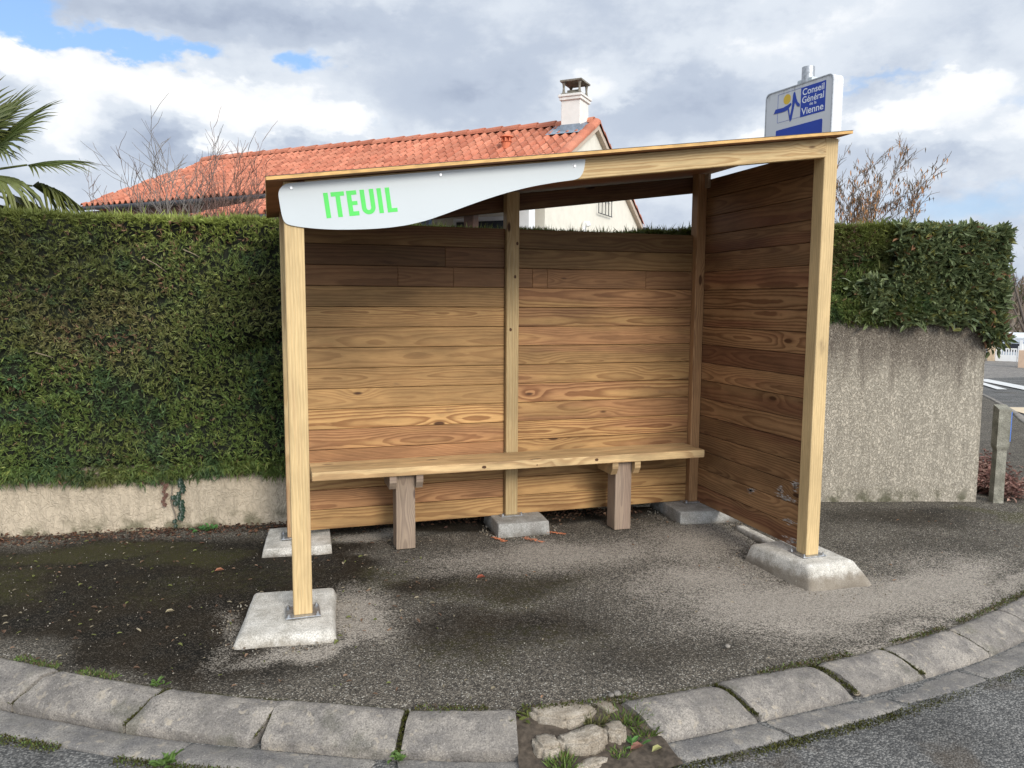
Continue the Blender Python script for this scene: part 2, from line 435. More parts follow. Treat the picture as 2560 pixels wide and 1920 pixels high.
# ------------------------------------------------------------------ camera
cam = bpy.data.cameras.new('camera'); camo = bpy.data.objects.new('camera', cam); COL.objects.link(camo)
scene.camera = camo
yaw, pitch, roll = R(17.4466), R(6.0784), R(.3339)
Fw = Vector((math.sin(yaw) * math.cos(pitch), math.cos(yaw) * math.cos(pitch), -math.sin(pitch)))
Rt = Vector((math.cos(yaw), -math.sin(yaw), 0)); Up = Rt.cross(Fw)
R2 = Rt * math.cos(roll) + Up * math.sin(roll); U2 = -Rt * math.sin(roll) + Up * math.cos(roll)
M = Matrix((R2, U2, -Fw)).transposed().to_4x4(); M.translation = Vector((-.0773, -3.7781, 1.5906))
camo.matrix_world = M
cam.sensor_width = 36; cam.sensor_fit = 'HORIZONTAL'; cam.lens = 1930.26 / 2560 * 36
cam.clip_start = .05; cam.clip_end = 3000

# ------------------------------------------------------------------ terrain
def H(X, Y):
    X = np.asarray(X, float); Y = np.asarray(Y, float)
    w = sstep(4.6, 7.0, X)
    g = -.07 * sstep(1.5, 3.0, X) * sstep(1.0, -.25, Y) * sstep(9, 5, X)
    return g - w * .05 * np.clip(Y - 2, 0, 55)
KX = np.array([-9, -6, -4.5, -3, -2, -1.26, -.97, -.76, -.54, -.32, -.08, .16, .40, .81, 1.09, 1.52, 1.75, 2.17, 2.63, 3.10, 3.86, 4.8, 5.8, 7.2, 8.8, 10.55, 11.87, 14.7, 18, 24, 40.])
KY = np.array([1.9, 1.75, 1.5, 1.12, .58, .045, -.17, -.305, -.445, -.565, -.685, -.80, -.91, -1.04, -1.082, -1.083, -1.07, -1.05, -1.0, -.92, -.70, -.36, .10, 1.05, 2.75, 4.75, 6.05, 9.1, 13., 20.5, 41.])
for _i in range(3):
    _g = H(KX, KY) if _i == 0 else H(KX2, KY2)
    _g = np.where(KX < 8, np.maximum(_g, -.08), 0); KX2 = -.0773 + (KX + .0773) * (1.5906 - _g) / 1.5906; KY2 = -3.7781 + (KY + 3.7781) * (1.5906 - _g) / 1.5906
KX0 = KX; KX, KY = KX2, KY2
def kx(x): return float(np.interp(x, KX0, KX))
def _spline(x):
    # cubic Hermite through the kerb points
    x = np.asarray(x, float); d = np.diff(KY) / np.diff(KX); m = np.empty_like(KY); m[1:-1] = (d[1:] + d[:-1]) / 2; m[0] = d[0]; m[-1] = d[-1]
    i = np.clip(np.searchsorted(KX, x) - 1, 0, len(KX) - 2); h = KX[i + 1] - KX[i]; t = (x - KX[i]) / h
    return (2 * t**3 - 3 * t**2 + 1) * KY[i] + (t**3 - 2 * t**2 + t) * h * m[i] + (-2 * t**3 + 3 * t**2) * KY[i + 1] + (t**3 - t**2) * h * m[i + 1]
WX = np.array([-9, -6, -.06, 2.7, 4.15, 5.35]); WY = np.array([2.75, 2.47, 1.88, 1.56, 1.297, .95])
def wallY(x): return np.interp(x, WX, WY)

# ground: one sheet to the horizon, lower than the road
def build_ground():
    xs = np.concatenate([[-600, -200, -60], np.arange(-20, 61, 4.), [90, 200, 600]]); ys = np.concatenate([[-400, -100, -30], np.arange(-12, 70, 4.), [100, 200, 700]])
    P = [[(x, y, float(H(x, y)) - .18) for x in xs] for y in ys]
    mb = MB(); mb.grid(P); return mb.build('ground', plain('soil', (.09, .075, .05), .95, var=.4, scale=4))
tag(build_ground(), 'flat brown ground lying under road and gardens', 'ground', kind='structure')
xs = np.concatenate([np.arange(-14, 6, .4), np.arange(6, 60, 1.)]); ys = np.concatenate([np.arange(-9, 4, .4), np.arange(4, 56, 1.)])
mb = MB(); mb.grid([[(x, y, float(H(x, y)) - .102 + .008 * math.sin(x * .9 + y * .6)) for x in xs] for y in ys])
tag(mb.build('road', M_road), 'worn grey asphalt road in front of the kerb and down the side street', 'road', kind='structure')

# pavement: fine curvilinear sheet with the stains of the place carried as an attribute
def build_pavement():
    X = np.concatenate([np.arange(-6, -2.2, .12), np.arange(-2.2, 5.9, .028), np.arange(5.9, 16, .1), np.arange(16, 34, .5)])
    T = np.linspace(0, 1, 120) ** 1.15
    k = _spline(X) + .004
    back = np.where(X < 5.36, wallY(X) + .06, k + 2.3 + .0 * X)
    s = sstep(5.2, 5.9, X); back = (wallY(np.minimum(X, 5.36)) + .06) * (1 - s) + (k + 2.4) * s
    XX = np.repeat(X[None], len(T), 0); YY = k[None] + (back - k)[None] * T[:, None]
    n = np.stack([XX.ravel(), YY.ravel(), 0 * XX.ravel()], 1)
    Z = H(XX, YY).ravel() + (fbm(n * 2.2, 3, 5) - .5) * .014 + (fbm(n * 11, 2, 6) - .5) * .005 - .004
    Z -= .012 * np.exp(-((T[:, None] + 0 * XX).ravel() / .03) ** 2)
    wx = (fbm(n * 2.6, 4, 21) - .5) * .42; wy = (fbm(n * 2.6, 4, 22) - .5) * .42
    x = XX.ravel() + wx; y = YY.ravel() + wy; fine = fbm(n * 7, 4, 23) - .5
    def blob(cx, cy, sx, sy, rot=0, p=2):
        c, s_ = math.cos(rot), math.sin(rot); u = ((x - cx) * c + (y - cy) * s_) / sx; v = (-(x - cx) * s_ + (y - cy) * c) / sy
        return np.exp(-(u * u + v * v) ** (p / 2))
    wet = np.maximum.reduce([
        1.35 * blob(-.95, .95, 1.55, .82, -.25, 4), 1.1 * blob(.05, .85, .52, .42, 0, 4), .95 * blob(.30, .62, .17, .33, -.1, 4),
        .95 * blob(-.5, .05, .80, .45, -.55, 3),   .78 * blob(.82, .36, .42, .20, -.1, 3), .66 * blob(1.25, .22, .62, .26, -.05, 3), .62 * blob(.9, -.30, .95, .42, -.15, 3),
        .50 * blob(1.6, -.72, .75, .25, 0, 3), .9 * blob(1.5, 1.62, 1.9, .30, -.13, 4), .75 * blob(.42, 1.2, .22, .22, 0, 3),
        .60 * blob(4.5, .75, 1.0, .35, -.25, 3), .5 * blob(4.2, .2, .6, .4, 0, 3), .4 * blob(6.4, .9, 1., .5, .5, 3)])
    dust = np.maximum.reduce([
        1.05 * blob(2.75, -.32, .85, .36, .1, 2.4), 1.0 * blob(3.6, -.36, .80, .30, .25, 2.4), .80 * blob(2.35, .05, .60, .45, .3, 2.2), .78 * blob(2.6, .72, .50, .40, .2, 2.2),
        .80 * blob(1.65, .65, .80, .34, 0, 2.4), .95 * blob(.32, .05, .20, .40, 0, 2.6), .80 * blob(.05, -.27, .30, .07, 0, 2.6), .45 * blob(-.28, .0, .07, .30, 0, 2.4),
        .8 * blob(.50, 1.42, .24, .16, 0, 3), .5 * blob(3.9, -.1, .5, .35, .3, 2.2), .55 * blob(1.15, .80, .55, .22, 0, 2.4), .62 * blob(2.9, -.78, .5, .10, .12, 2.4),
        .66 * blob(4.3, -.42, .55, .1, .35, 2.4)])
    moss = np.maximum.reduce([
        1.0 * blob(-1.1, 1.55, .8, .22, -.15, 3), .9 * blob(-.55, 1.25, .42, .22, 0, 3), .75 * blob(-1.6, 1.0, .5, .5, 0, 3), .55 * blob(1.15, .15, .85, .35, 0, 3),
        .62 * blob(.5, .55, .3, .3, 0, 3), .55 * blob(-.4, .75, .8, .4, 0, 3), .9 * blob(5.6, .55, .55, .2, .2, 3), .8 * blob(5.3, .7, .5, .1, -.3, 3),
        .95 * np.exp(-(((YY - (k - .004)[None]).ravel()) / .035) ** 2), .5 * blob(.9, -.5, .9, .3, -.15, 3), .6 * blob(6.6, 1.9, .5, .35, .6, 3)])
    wet = wet * (1 - .85 * np.clip(dust * 1.1, 0, 1)) + fine * .10
    cols = np.clip(np.stack([wet, dust * 1.12 + fine * .2, moss + fine * .25], 1), 0, 1)
    r, c = XX.shape; i = np.arange(r * c).reshape(r, c)
    F = np.stack([i[:-1, :-1], i[:-1, 1:], i[1:, 1:], i[1:, :-1]], -1).reshape(-1, 4)
    return mesh_np('pavement', np.stack([XX.ravel(), YY.ravel(), Z], 1), F, M_pave, cols, smooth=True)
tag(build_pavement(), 'dark gravelly asphalt pavement with mossy and cement-dusted patches', 'pavement', kind='structure')

# ------------------------------------------------------------------ kerb and gutter stones
_cx = np.linspace(-5, 16, 6000); _cy = _spline(_cx); _s = np.concatenate([[0], np.cumsum(np.hypot(np.diff(_cx), np.diff(_cy)))])
def s_of_x(x): return float(np.interp(x, _cx, _s))
def frame(s):
    x = np.interp(s, _s, _cx); y = np.interp(s, _s, _cy)
    e = .08; tx = np.interp(s + e, _s, _cx) - np.interp(s - e, _s, _cx); ty = np.interp(s + e, _s, _cy) - np.interp(s - e, _s, _cy)
    l = math.hypot(tx, ty); return x, y, ty / l, -tx / l          # point, outward normal (towards the road)
PROF_A = [(0, -.16), (0, -.010), (.005, -.002), (.02, .002), (.068, -.001), (.082, -.007), (.11, -.025), (.15, -.046), (.174, -.060), (.180, -.066), (.1815, -.16)]
PROF_B = [(0, -.16), (0, -.014), (.008, -.003), (.03, .001), (.065, -.006), (.095, -.018), (.125, -.034), (.155, -.054), (.178, -.073), (.184, -.083), (.186, -.16)]
PROF_G = [(.187, -.17), (.187, -.101), (.194, -.0965), (.23, -.0935), (.27, -.088), (.312, -.092), (.322, -.098), (.324, -.17)]
def stone(name, x0, x1, prof, mat, seed, gap=.008, skew=0.0, amp=.010):
    s0, s1 = s_of_x(kx(x0)) + gap, s_of_x(kx(x1)) - gap; ns = max(6, int((s1 - s0) / .02)); rows = []
    rnd = random.Random(seed); tilt = rnd.uniform(-.006, .006); dz = rnd.uniform(-.004, .004)
    fine = []
    for (d0, z0), (d1, z1) in zip(prof[:-1], prof[1:]):
        m = max(1, int(math.hypot(d1 - d0, z1 - z0) / .016)); fine += [(d0 + (d1 - d0) * k / m, z0 + (z1 - z0) * k / m) for k in range(m)]
    fine.append(prof[-1])
    for k in range(ns + 1):
        t = k / ns; row = []
        edge = min(t, 1 - t) * (s1 - s0)
        for d, z in fine:
            s = s0 + (s1 - s0) * t + skew * (d - .09) * (1 if t > .5 else 1)
            x, y, nx, ny = frame(s)
            q = np.array([[x + nx * d, y + ny * d, z]])
            a = (fbm(q * 9, 3, 3)[0] - .5) * amp + (fbm(q * 45, 2, 4)[0] - .5) * amp * .8
            dr = .007 * math.exp(-(edge / .007) ** 2) * (.5 + fbm(q * 30, 2, 9)[0]) if z > -.15 else 0
            zz = z + (a - dr + dz + tilt * (t - .5) * 2 if z > -.15 else 0)
            row.append((x + nx * (d + a * .5), y + ny * (d + a * .5), zz + float(H(x, y))))
        rows.append(row)
    mb = MB(); mb.grid(rows)
    n = len(fine)
    mb.add(rows[0], [list(range(n))]); mb.add(rows[-1], [list(range(n))[::-1]])
    return mb.build(name, mat)
KB = [(-2.4, -1.93), (-1.93, -1.46), (-1.46, -1.0), (-1.0, -.54), (-.54, -.075), (-.075, .398), (.405, .81), (1.27, 1.71), (1.715, 2.20), (2.24, 2.63), (2.635, 3.10), (3.10, 3.56), (3.56, 4.0), (4.0, 4.45), (4.45, 4.9), (4.9, 5.3)]
KL = ['grey kerb stone out past the left end of the kerb', 'grey kerb stone just beyond the left edge of the picture',
      'kerb stone cut off by the left picture edge, tan stained',
      'kerb stone with moss at both joints, second from the left edge', 'kerb stone with tan lichen spots nearest below the wide left footing',
      'long bare grey kerb stone between lichen-spotted stone and mossy wedge joint', 'clean grey kerb stone directly left of the broken rubble gap',
      'kerb stone directly right of the grassy rubble gap', 'speckled kerb stone second to the right of the rubble gap',
      'short kerb stone with cement-filled cracked joint, in front of the right footing', 'dust-whitened kerb stone right of the cracked cement joint',
      'dusty kerb stone running up to the right picture edge', 'kerb stone just beyond the right edge of the picture', 'kerb stone farther round the right bend',
      'kerb stone near the street corner on the right', 'last kerb stone before the side street corner']
for i, ((a, b), lab) in enumerate(zip(KB, KL)):
    o = stone('kerb_stone', a, b, PROF_A if b < 1 else PROF_B, M_kerb, i, .007 if b < 3 else .004, skew=-.35 if b < 0 else (.0 if b < 1 else .45))
    tag(o, lab, 'kerb stone', 'kerb stones along the pavement edge')
GB = [(-2.0, -1.22), (-1.22, -.30), (-.30, .36), (.37, .86), (1.27, 1.73), (1.74, 2.33), (2.33, 2.86), (2.86, 3.4), (3.4, 4.0), (4.0, 4.6), (4.6, 5.2)]
GL = ['flat gutter slab beyond the left picture edge', 'flat gutter slab in the bottom left corner', 'flat gutter slab below the kerb stone with tan lichen spots',
      'flat gutter slab ending at the rubble gap from the left', 'flat gutter slab starting right of the rubble gap', 'flat gutter slab with mossy joint at its left end',
      'flat gutter slab with a thin crack, below the cracked cement joint', 'pale flat gutter slab near the right picture edge', 'flat gutter slab beyond the right picture edge',
      'flat gutter slab round the right bend', 'flat gutter slab at the street corner']
for i, ((a, b), lab) in enumerate(zip(GB, GL)):
    tag(stone('gutter_slab', a, b, PROF_G, M_gutter, 40 + i, .004, skew=-.2 if b < .5 else .3, amp=.004), lab, 'gutter slab', 'flat gutter slabs at the kerb foot')
# far side-street kerb: one long row seen as a strip
rows = []
for s in np.arange(s_of_x(5.3), s_of_x(15.5), .25):
    x, y, nx, ny = frame(s); h = float(H(x, y)); rows.append([(x + nx * d, y + ny * d, z + h) for d, z in PROF_A])
mb = MB(); mb.grid(rows); tag(mb.build('side_street_kerb', M_kerb), 'kerb strip curving away along the side street', 'kerb', kind='structure')

# broken rubble in the gap
def lump(name, cx, cy, sx, sy, h, rot, seed, label, base=-.10, corners=7):
    rnd = random.Random(seed); poly = []
    for k in range(corners):
        a = 2 * math.pi * k / corners + rnd.uniform(-.22, .22); r = rnd.uniform(.86, 1.1)
        # superellipse-ish outline
        ca, sa = math.cos(a), math.sin(a); q = (abs(ca) ** 3.2 + abs(sa) ** 3.2) ** (-1 / 3.2); poly.append((ca * q * r * sx, sa * q * r * sy))
    bm = bmesh.new(); vs = [bm.verts.new((x, y, 0)) for x, y in poly]; f = bm.faces.new(vs)
    e = bmesh.ops.extrude_face_region(bm, geom=[f]); top = [v for v in e['geom'] if isinstance(v, bmesh.types.BMVert)]
    for v in top: v.co.z = h; v.co.x *= .93; v.co.y *= .93
    bmesh.ops.recalc_face_normals(bm, faces=bm.faces[:]); bmesh.ops.bevel(bm, geom=bm.edges[:], offset=min(.014, h * .25), segments=2, affect='EDGES')
    bmesh.ops.triangulate(bm, faces=bm.faces[:]); bmesh.ops.subdivide_edges(bm, edges=bm.edges[:], cuts=2, use_grid_fill=True)
    co = np.array([v.co[:] for v in bm.verts]); nz = (fbm(co * 14 + seed, 3, seed) - .5) * .012 + (fbm(co * 50 + seed, 2, seed) - .5) * .008
    bm.normal_update()
    for v, d in zip(bm.verts, nz): v.co += v.normal * float(d)
    me = bpy.data.meshes.new(name); bm.to_mesh(me); bm.free(); me.materials.append(M_rubble); me.polygons.foreach_set('use_smooth', [True] * len(me.polygons))
    o = link(name, me); o.location = (cx, cy, base); o.rotation_euler = (rnd.uniform(-.05, .05), rnd.uniform(-.05, .05), rot)
    return tag(o, label, 'stone', 'broken stones in the kerb gap')
lump('rubble_stone', .985, -1.085, .142, .09, .100, -.05, 1, 'largest broken tan stone, top left in the kerb gap')
lump('rubble_stone', .870, -1.215, .058, .068, .065, .3, 2, 'small pitted stone against the kerb stone left of the gap')
lump('rubble_stone', 1.01, -1.235, .108, .062, .078, .15, 3, 'rounded oblong stone in the middle of the kerb gap')
lump('rubble_stone', 1.15, -1.215, .055, .058, .075, -.2, 4, 'small rounded stone beside the grass in the kerb gap')
lump('rubble_stone', 1.165, -1.075, .05, .095, .085, .35, 5, 'narrow slanted stone behind the grass in the kerb gap')
lump('rubble_stone', 1.01, -1.335, .075, .03, .03, .1, 6, 'low flat stone half sunk at the road edge of the gap', base=-.105)
mb = MB(); rows = []
for s in np.linspace(s_of_x(.80), s_of_x(1.325), 26):
    row = []
    for d in np.linspace(-.03, .34, 17):
        x, y, nx, ny = frame(s); q = np.array([[x + nx * d, y + ny * d, 0]])
        row.append((x + nx * d, y + ny * d, -.022 - .062 * sstep(.0, .24, d) + (fbm(q * 16, 3, 8)[0] - .5) * .03))
    rows.append(row)
mb.grid(rows); tag(mb.build('gap_soil', plain('dark_soil', (.075, .058, .042), .95, var=.5, scale=40, bump=.8)), 'dark earth filling the gap in the kerb', 'soil', kind='structure')

# ------------------------------------------------------------------ concrete footings
def footing(name, bottom, top, zt, label, mat, seed, rad=.02, zb=-.02):
    """bottom/top: 4 corners (x,y) counter-clockwise; zt: top height or 4 heights"""
    zt = zt if hasattr(zt, '__len__') else [zt] * 4
    bm = bmesh.new(); b = [bm.verts.new((x, y, zb)) for x, y in bottom]; t = [bm.verts.new((x, y, z)) for (x, y), z in zip(top, zt)]
    bm.faces.new(b[::-1]); bm.faces.new(t)
    for i in range(4): bm.faces.new([b[i], b[(i + 1) % 4], t[(i + 1) % 4], t[i]])
    ed = [e for e in bm.edges if max(v.co.z for v in e.verts) > .02]
    bmesh.ops.bevel(bm, geom=ed, offset=rad, segments=3, affect='EDGES', profile=.55)
    bmesh.ops.triangulate(bm, faces=bm.faces[:])
    for _ in range(4): bmesh.ops.subdivide_edges(bm, edges=[e for e in bm.edges if e.calc_length() > .03], cuts=1)
    bmesh.ops.triangulate(bm, faces=bm.faces[:]); bm.normal_update()
    co = np.array([v.co[:] for v in bm.verts]); d = (fbm(co * 7 + seed, 3, seed) - .5) * .010 + (fbm(co * 40, 2, seed) - .5) * .004
    for v, k in zip(bm.verts, d): v.co += v.normal * float(k)
    me = bpy.data.meshes.new(name); bm.to_mesh(me); bm.free(); me.materials.append(mat); me.polygons.foreach_set('use_smooth', [True] * len(me.polygons))
    return tag(link(name, me), label, 'footing', 'concrete footings under the shelter posts')
footing('concrete_footing', [(-.285, -.16), (.19, -.225), (.235, .36), (-.21, .42)], [(-.255, -.13), (.172, -.19), (.218, .33), (-.185, .39)], [.036, .046, .064, .058], 'low wide pale footing under the front left post', M_conc_new, 1, .022)
footing('concrete_footing', [(2.868, -.190), (3.345, -.215), (3.36, .42), (2.755, .37)], [(2.885, -.135), (3.215, -.13), (3.20, .34), (2.80, .32)], .072, 'thick white footing with rounded shoulders under the front right post', M_conc_new, 2, .028, -.12)
footing('concrete_footing', [(1.362, 1.10), (1.735, 1.085), (1.75, 1.52), (1.375, 1.52)], [(1.368, 1.106), (1.729, 1.092), (1.744, 1.5), (1.38, 1.5)], .093, 'square grey footing block under the middle back post', M_conc_back, 3, .009)
footing('concrete_footing', [(2.715, 1.04), (3.32, .97), (3.3, 1.60), (2.74, 1.62)], [(2.725, 1.055), (3.30, .99), (3.28, 1.58), (2.755, 1.6)], .085, 'sharp-edged grey footing block in the back right corner', M_conc_back, 4, .008)
footing('concrete_footing', [(-.165, 1.14), (.268, 1.10), (.285, 1.58), (-.13, 1.62)], [(-.15, 1.155), (.262, 1.115), (.28, 1.56), (-.115, 1.6)], [.045, .05, .055, .05], 'low grey footing behind the front left post', M_conc_new, 5, .01)
# thin cement strip lying along the side wall
footing('cement_strip', [(3.035, .40), (3.11, .40), (3.12, .86), (3.05, .86)], [(3.04, .41), (3.105, .41), (3.115, .85), (3.055, .85)], .016, 'thin cement strip on the ground below the side wall', M_conc_new, 6, .004)

# ------------------------------------------------------------------ bus shelter
SL = .1328; ANG = math.atan(SL)
def zr(x): return 2.125 + SL * (x + .073)          # underside of the roof
MR = Matrix.Rotation(-ANG, 4, 'Y')
shel = empty('bus_shelter', (1.5, .7, 0), 'open timber bus shelter with slanting roof and plank walls', 'bus shelter')

def post(x0, x1, y0, y1, zb, name_plate=True, mat=None, tint=(.2, 1, .4), pith=(.03, .03)):
    mb = MB(); z1 = zr((x0 + x1) / 2) - .004
    mb.box(((x0 + x1) / 2, (y0 + y1) / 2, (zb + z1) / 2), (x1 - x0, y1 - y0, z1 - zb), None, .006, 2, 'z', 'y', tint, pith=pith)
    o = mb.build('post', mat or M_post, shel)
    if name_plate:
        cx, cy = (x0 + x1) / 2, (y0 + y1) / 2; b = MB()
        b.box((cx, cy, zb - .002), (.165, .15, .006), None, .0015)
        p = b.build('base_plate', M_zinc, o)
        for sx in (-.068, .068):
            for sy in (-.058, .058):
                s = MB(); s.tube([(cx + sx, cy + sy, zb), (cx + sx, cy + sy, zb + .016)], .005, 8); s.tube([(cx + sx, cy + sy, zb + .001), (cx + sx, cy + sy, zb + .008)], .009, 6, smooth=False)
                s.build('bolt', M_zinc, o)
    return o
post(0, .0902, 0, .0902, .060, pith=(-.06, .055), tint=(.35, 1, .12))
post(2.973, 3.064, 0, .0936, .078, pith=(.06, .05), tint=(.35, 1, .14))
post(1.4746, 1.5646, 1.2945, 1.385, .098, tint=(.15, .80, .3), pith=(.012, .04))
post(2.925, 3.0, 1.285, 1.372, .092, mat=M_side, tint=(.3, 1.15, .4), pith=(.05, .06))
post(.0, .09, 1.30, 1.39, .062, tint=(.4, .9, .4))
# plank walls; a dark sheet added inside paints shade into the board gaps
def board_wall(name, mat, x0, x1, y, thick, rows, z0, pitch, tints, axis='x', joints={}):
    mb = MB(); zm = z0 + pitch * rows / 2
    if axis == 'x': mb.box(((x0 + x1) / 2, y + thick * .55, zm), (x1 - x0 - .002, .006, pitch * rows - .01), None, 0, 1, 'x', 'y', (.9, .35, .2))
    else: mb.box((y + thick * .55, (x0 + x1) / 2, zm), (.006, x1 - x0 - .002, pitch * rows - .01), None, 0, 1, 'y', 'x', (.9, .35, .2))
    for i in range(rows):
        zc = z0 + pitch * (i + .5); t = tints[(rows - 1 - i) % len(tints)]
        cuts = [0] + joints.get(rows - 1 - i, []) + [1]
        for a, b in zip(cuts[:-1], cuts[1:]):
            xa, xb = x0 + (x1 - x0) * a, x0 + (x1 - x0) * b; g = .0008 if len(cuts) > 2 else 0
            tt = t if len(cuts) == 2 else (min(1, max(0, t[0] + random.uniform(-.2, .3))), t[1] * random.uniform(.85, 1.12), t[2])
            if rows - 1 - i > 2: tt = (tt[0], tt[1] + random.uniform(-.09, .07), min(1, max(.15, tt[2] + random.uniform(-.15, .15))))
            jit = random.uniform(-.0012, .0012)
            if axis == 'x': mb.box(((xa + xb) / 2, y + thick / 2 + jit, zc), (xb - xa - g, thick, pitch - .003), None, .003, 1, 'x', 'y', tt)
            else: mb.box((y + thick / 2 + jit, (xa + xb) / 2, zc), (thick, xb - xa - g, pitch - .003), None, .003, 1, 'y', 'x', tt)
    return mb.build(name, mat, shel)
# rows counted from the top: (red..yellow, brightness, grain contrast)
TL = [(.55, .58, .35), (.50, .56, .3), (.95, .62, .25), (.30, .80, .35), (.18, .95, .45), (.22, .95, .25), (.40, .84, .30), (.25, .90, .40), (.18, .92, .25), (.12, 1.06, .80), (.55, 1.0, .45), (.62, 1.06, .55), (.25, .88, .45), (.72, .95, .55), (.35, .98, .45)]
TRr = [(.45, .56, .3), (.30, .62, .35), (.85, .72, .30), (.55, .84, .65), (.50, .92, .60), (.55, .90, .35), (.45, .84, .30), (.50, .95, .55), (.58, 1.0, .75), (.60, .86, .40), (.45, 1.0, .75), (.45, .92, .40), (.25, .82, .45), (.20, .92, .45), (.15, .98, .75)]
def board_mats(): pass
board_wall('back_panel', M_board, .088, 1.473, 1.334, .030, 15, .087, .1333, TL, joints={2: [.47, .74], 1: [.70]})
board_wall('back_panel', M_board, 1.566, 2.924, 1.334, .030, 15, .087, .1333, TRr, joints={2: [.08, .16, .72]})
TS = [(.4, .74, .3), (.3, .82, .35), (.45, .80, .3), (.5, .90, .4), (.35, .86, .35), (.5, .95, .4), (.4, 1.05, .65), (.35, .98, .6), (.4, 1.05, .8), (.85, .78, .3), (.4, .95, .6), (.5, .86, .4), (.3, .98, .6), (.55, .80, .35), (.35, .9, .4), (.3, .86, .6), (.3, .95, .5), (.6, 1.0, .7)]
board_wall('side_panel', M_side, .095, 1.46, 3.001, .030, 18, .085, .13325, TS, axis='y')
# splash of dried cement on the side boards (marks on the surface)
def smears():
    mt_ = plain('dry_cement', (.42, .39, .36), .95, var=.2)
    for (y, z, w, h, sl) in [(.24, .375, .16, .030, -.06), (.20, .235, .10, .022, -.04), (.17, .115, .14, .032, -.08), (.30, .40, .05, .05, 0), (.62, .33, .05, .02, -.2), (.16, .47, .04, .05, 0)]:
        mb = MB()
        for k in range(22):
            yy = y + random.gauss(0, w * .3); zz = z + random.gauss(0, h * .35) + (yy - y) * sl; l = random.uniform(.02, .07); t = random.uniform(.003, .008)
            mb.add([(2.9995, yy - l / 2, zz), (2.9995, yy - l * .1, zz - t / 2), (2.9995, yy + l / 2, zz + t * .3), (2.9995, yy, zz + t / 2)], [[0, 1, 2, 3]])
        mb.build('cement_smear', mt_, shel)
smears()
# roof sheet and its visible ply edge
L = math.hypot(3.163, 3.163 * SL); mb = MB()
xc = (-.073 + 3.09) / 2; n = Vector((-math.sin(ANG), 0, math.cos(ANG)))
mid = Vector((xc, (-.08 + 1.60) / 2, zr(xc))) + n * .0078
bm_len = (3.09 + .073) / math.cos(ANG)
mb.box(mid, (bm_len, 1.68, .0156), MR, .001, 1, 'x', 'z', (.6, 1.0, .15), mi=0, pith=(.3, .01))
roof = mb.build('roof', [M_ply], shel)
mb = MB(); mb.box(Vector((xc, -.0812, zr(xc))) + n * .0078, (bm_len - .002, .0022, .0152), MR, 0, 1, 'x', 'y', (.2, 1, .3)); 
mb.box(Vector((-.073, .76, zr(-.073))) + n * .0078 + Vector((-.0011, 0, 0)), (.0022, 1.678, .0152), MR, 0, 1, 'y', 'x', (.2, 1, .3))
mb.box(Vector((3.09, .76, zr(3.09))) + n * .0078 + Vector((.0011, 0, 0)), (.0022, 1.678, .0152), MR, 0, 1, 'y', 'x', (.2, 1, .3))
mb.build('roof_edge', M_plyedge, roof)
mb = MB(); mb.box(mid + n * .0092, (bm_len + .004, 1.688, .002), MR, 0); mb.build('roof_felt', plain('roof_felt', (.10, .09, .08), .9), roof)
# beams
def beam(name, x0, x1, y, t, drop, h, mat, tint, pith):
    mb = MB(); xm = (x0 + x1) / 2; ln = (x1 - x0) / math.cos(ANG)
    mb.box(Vector((xm, y, zr(xm))) - n * (drop + h / 2), (ln, t, h), MR, .006, 2, 'x', 'y', tint, pith=pith); return mb.build(name, mat, shel)
beam('front_beam', .093, 2.971, .0215, .047, .002, .107, M_post, (.15, .95, .75), (.02, .035))
beam('back_beam', -.005, 2.999, 1.408, .045, .012, .115, M_side, (.5, .62, .3), (.03, .03))
mb = MB(); mb.box((2.988, 1.262, zr(2.95) - .055), (.022, .045, .10), None, .002, 1, 'z', 'y', (.2, 1.2, .3)); mb.build('batten', M_leg, shel)
# fascia sign
FO = [(-.022, 2.08), (-.0175, 2.04), (-.008, 1.975), (.002, 1.951), (.015, 1.941), (.033, 1.936), (.082, 1.929), (.17, 1.9235), (.269, 1.924), (.405, 1.932), (.491, 1.942), (.561, 1.954), (.60, 1.963), (.654, 1.978), (.70, 1.993), (.793, 2.029), (.919, 2.079), (1.055, 2.127), (1.14, 2.152), (1.219, 2.173), (1.344, 2.199), (1.43, 2.213), (1.462, 2.223), (1.480, 2.245), (1.490, 2.272), (1.494, 2.30), (1.495, 2.322),
      (.10, 2.137), (.040, 2.129), (.019, 2.126), (-.002, 2.115), (-.014, 2.100)]
def smooth_poly(p, k=2):
    for _ in range(k):
        q = []
        for i in range(len(p)):
            a, b = p[i], p[(i + 1) % len(p)]
            if math.dist(a, b) > .25: q += [a, b]; continue
            q += [(a[0] * .75 + b[0] * .25, a[1] * .75 + b[1] * .25), (a[0] * .25 + b[0] * .75, a[1] * .25 + b[1] * .75)]
        p = q
    return p
MXZ = Matrix(((1, 0, 0, 0), (0, 0, 1, 0), (0, 1, 0, 0), (0, 0, 0, 1)))      # (x, z) outline -> depth along +Y
mb = MB(); mb.prism(smooth_poly(FO), Matrix.Translation((0, -.0085, 0)) @ MXZ, .006)
sign = mb.build('fascia_sign', M_alu, shel)
for x, z in ((.036, 2.106), (.737, 2.203), (1.437, 2.283)):
    s = MB(); s.tube([(x, -.0085, z), (x, -.0125, z)], [.0085, .0065], 12); s.build('screw', M_screw, sign)
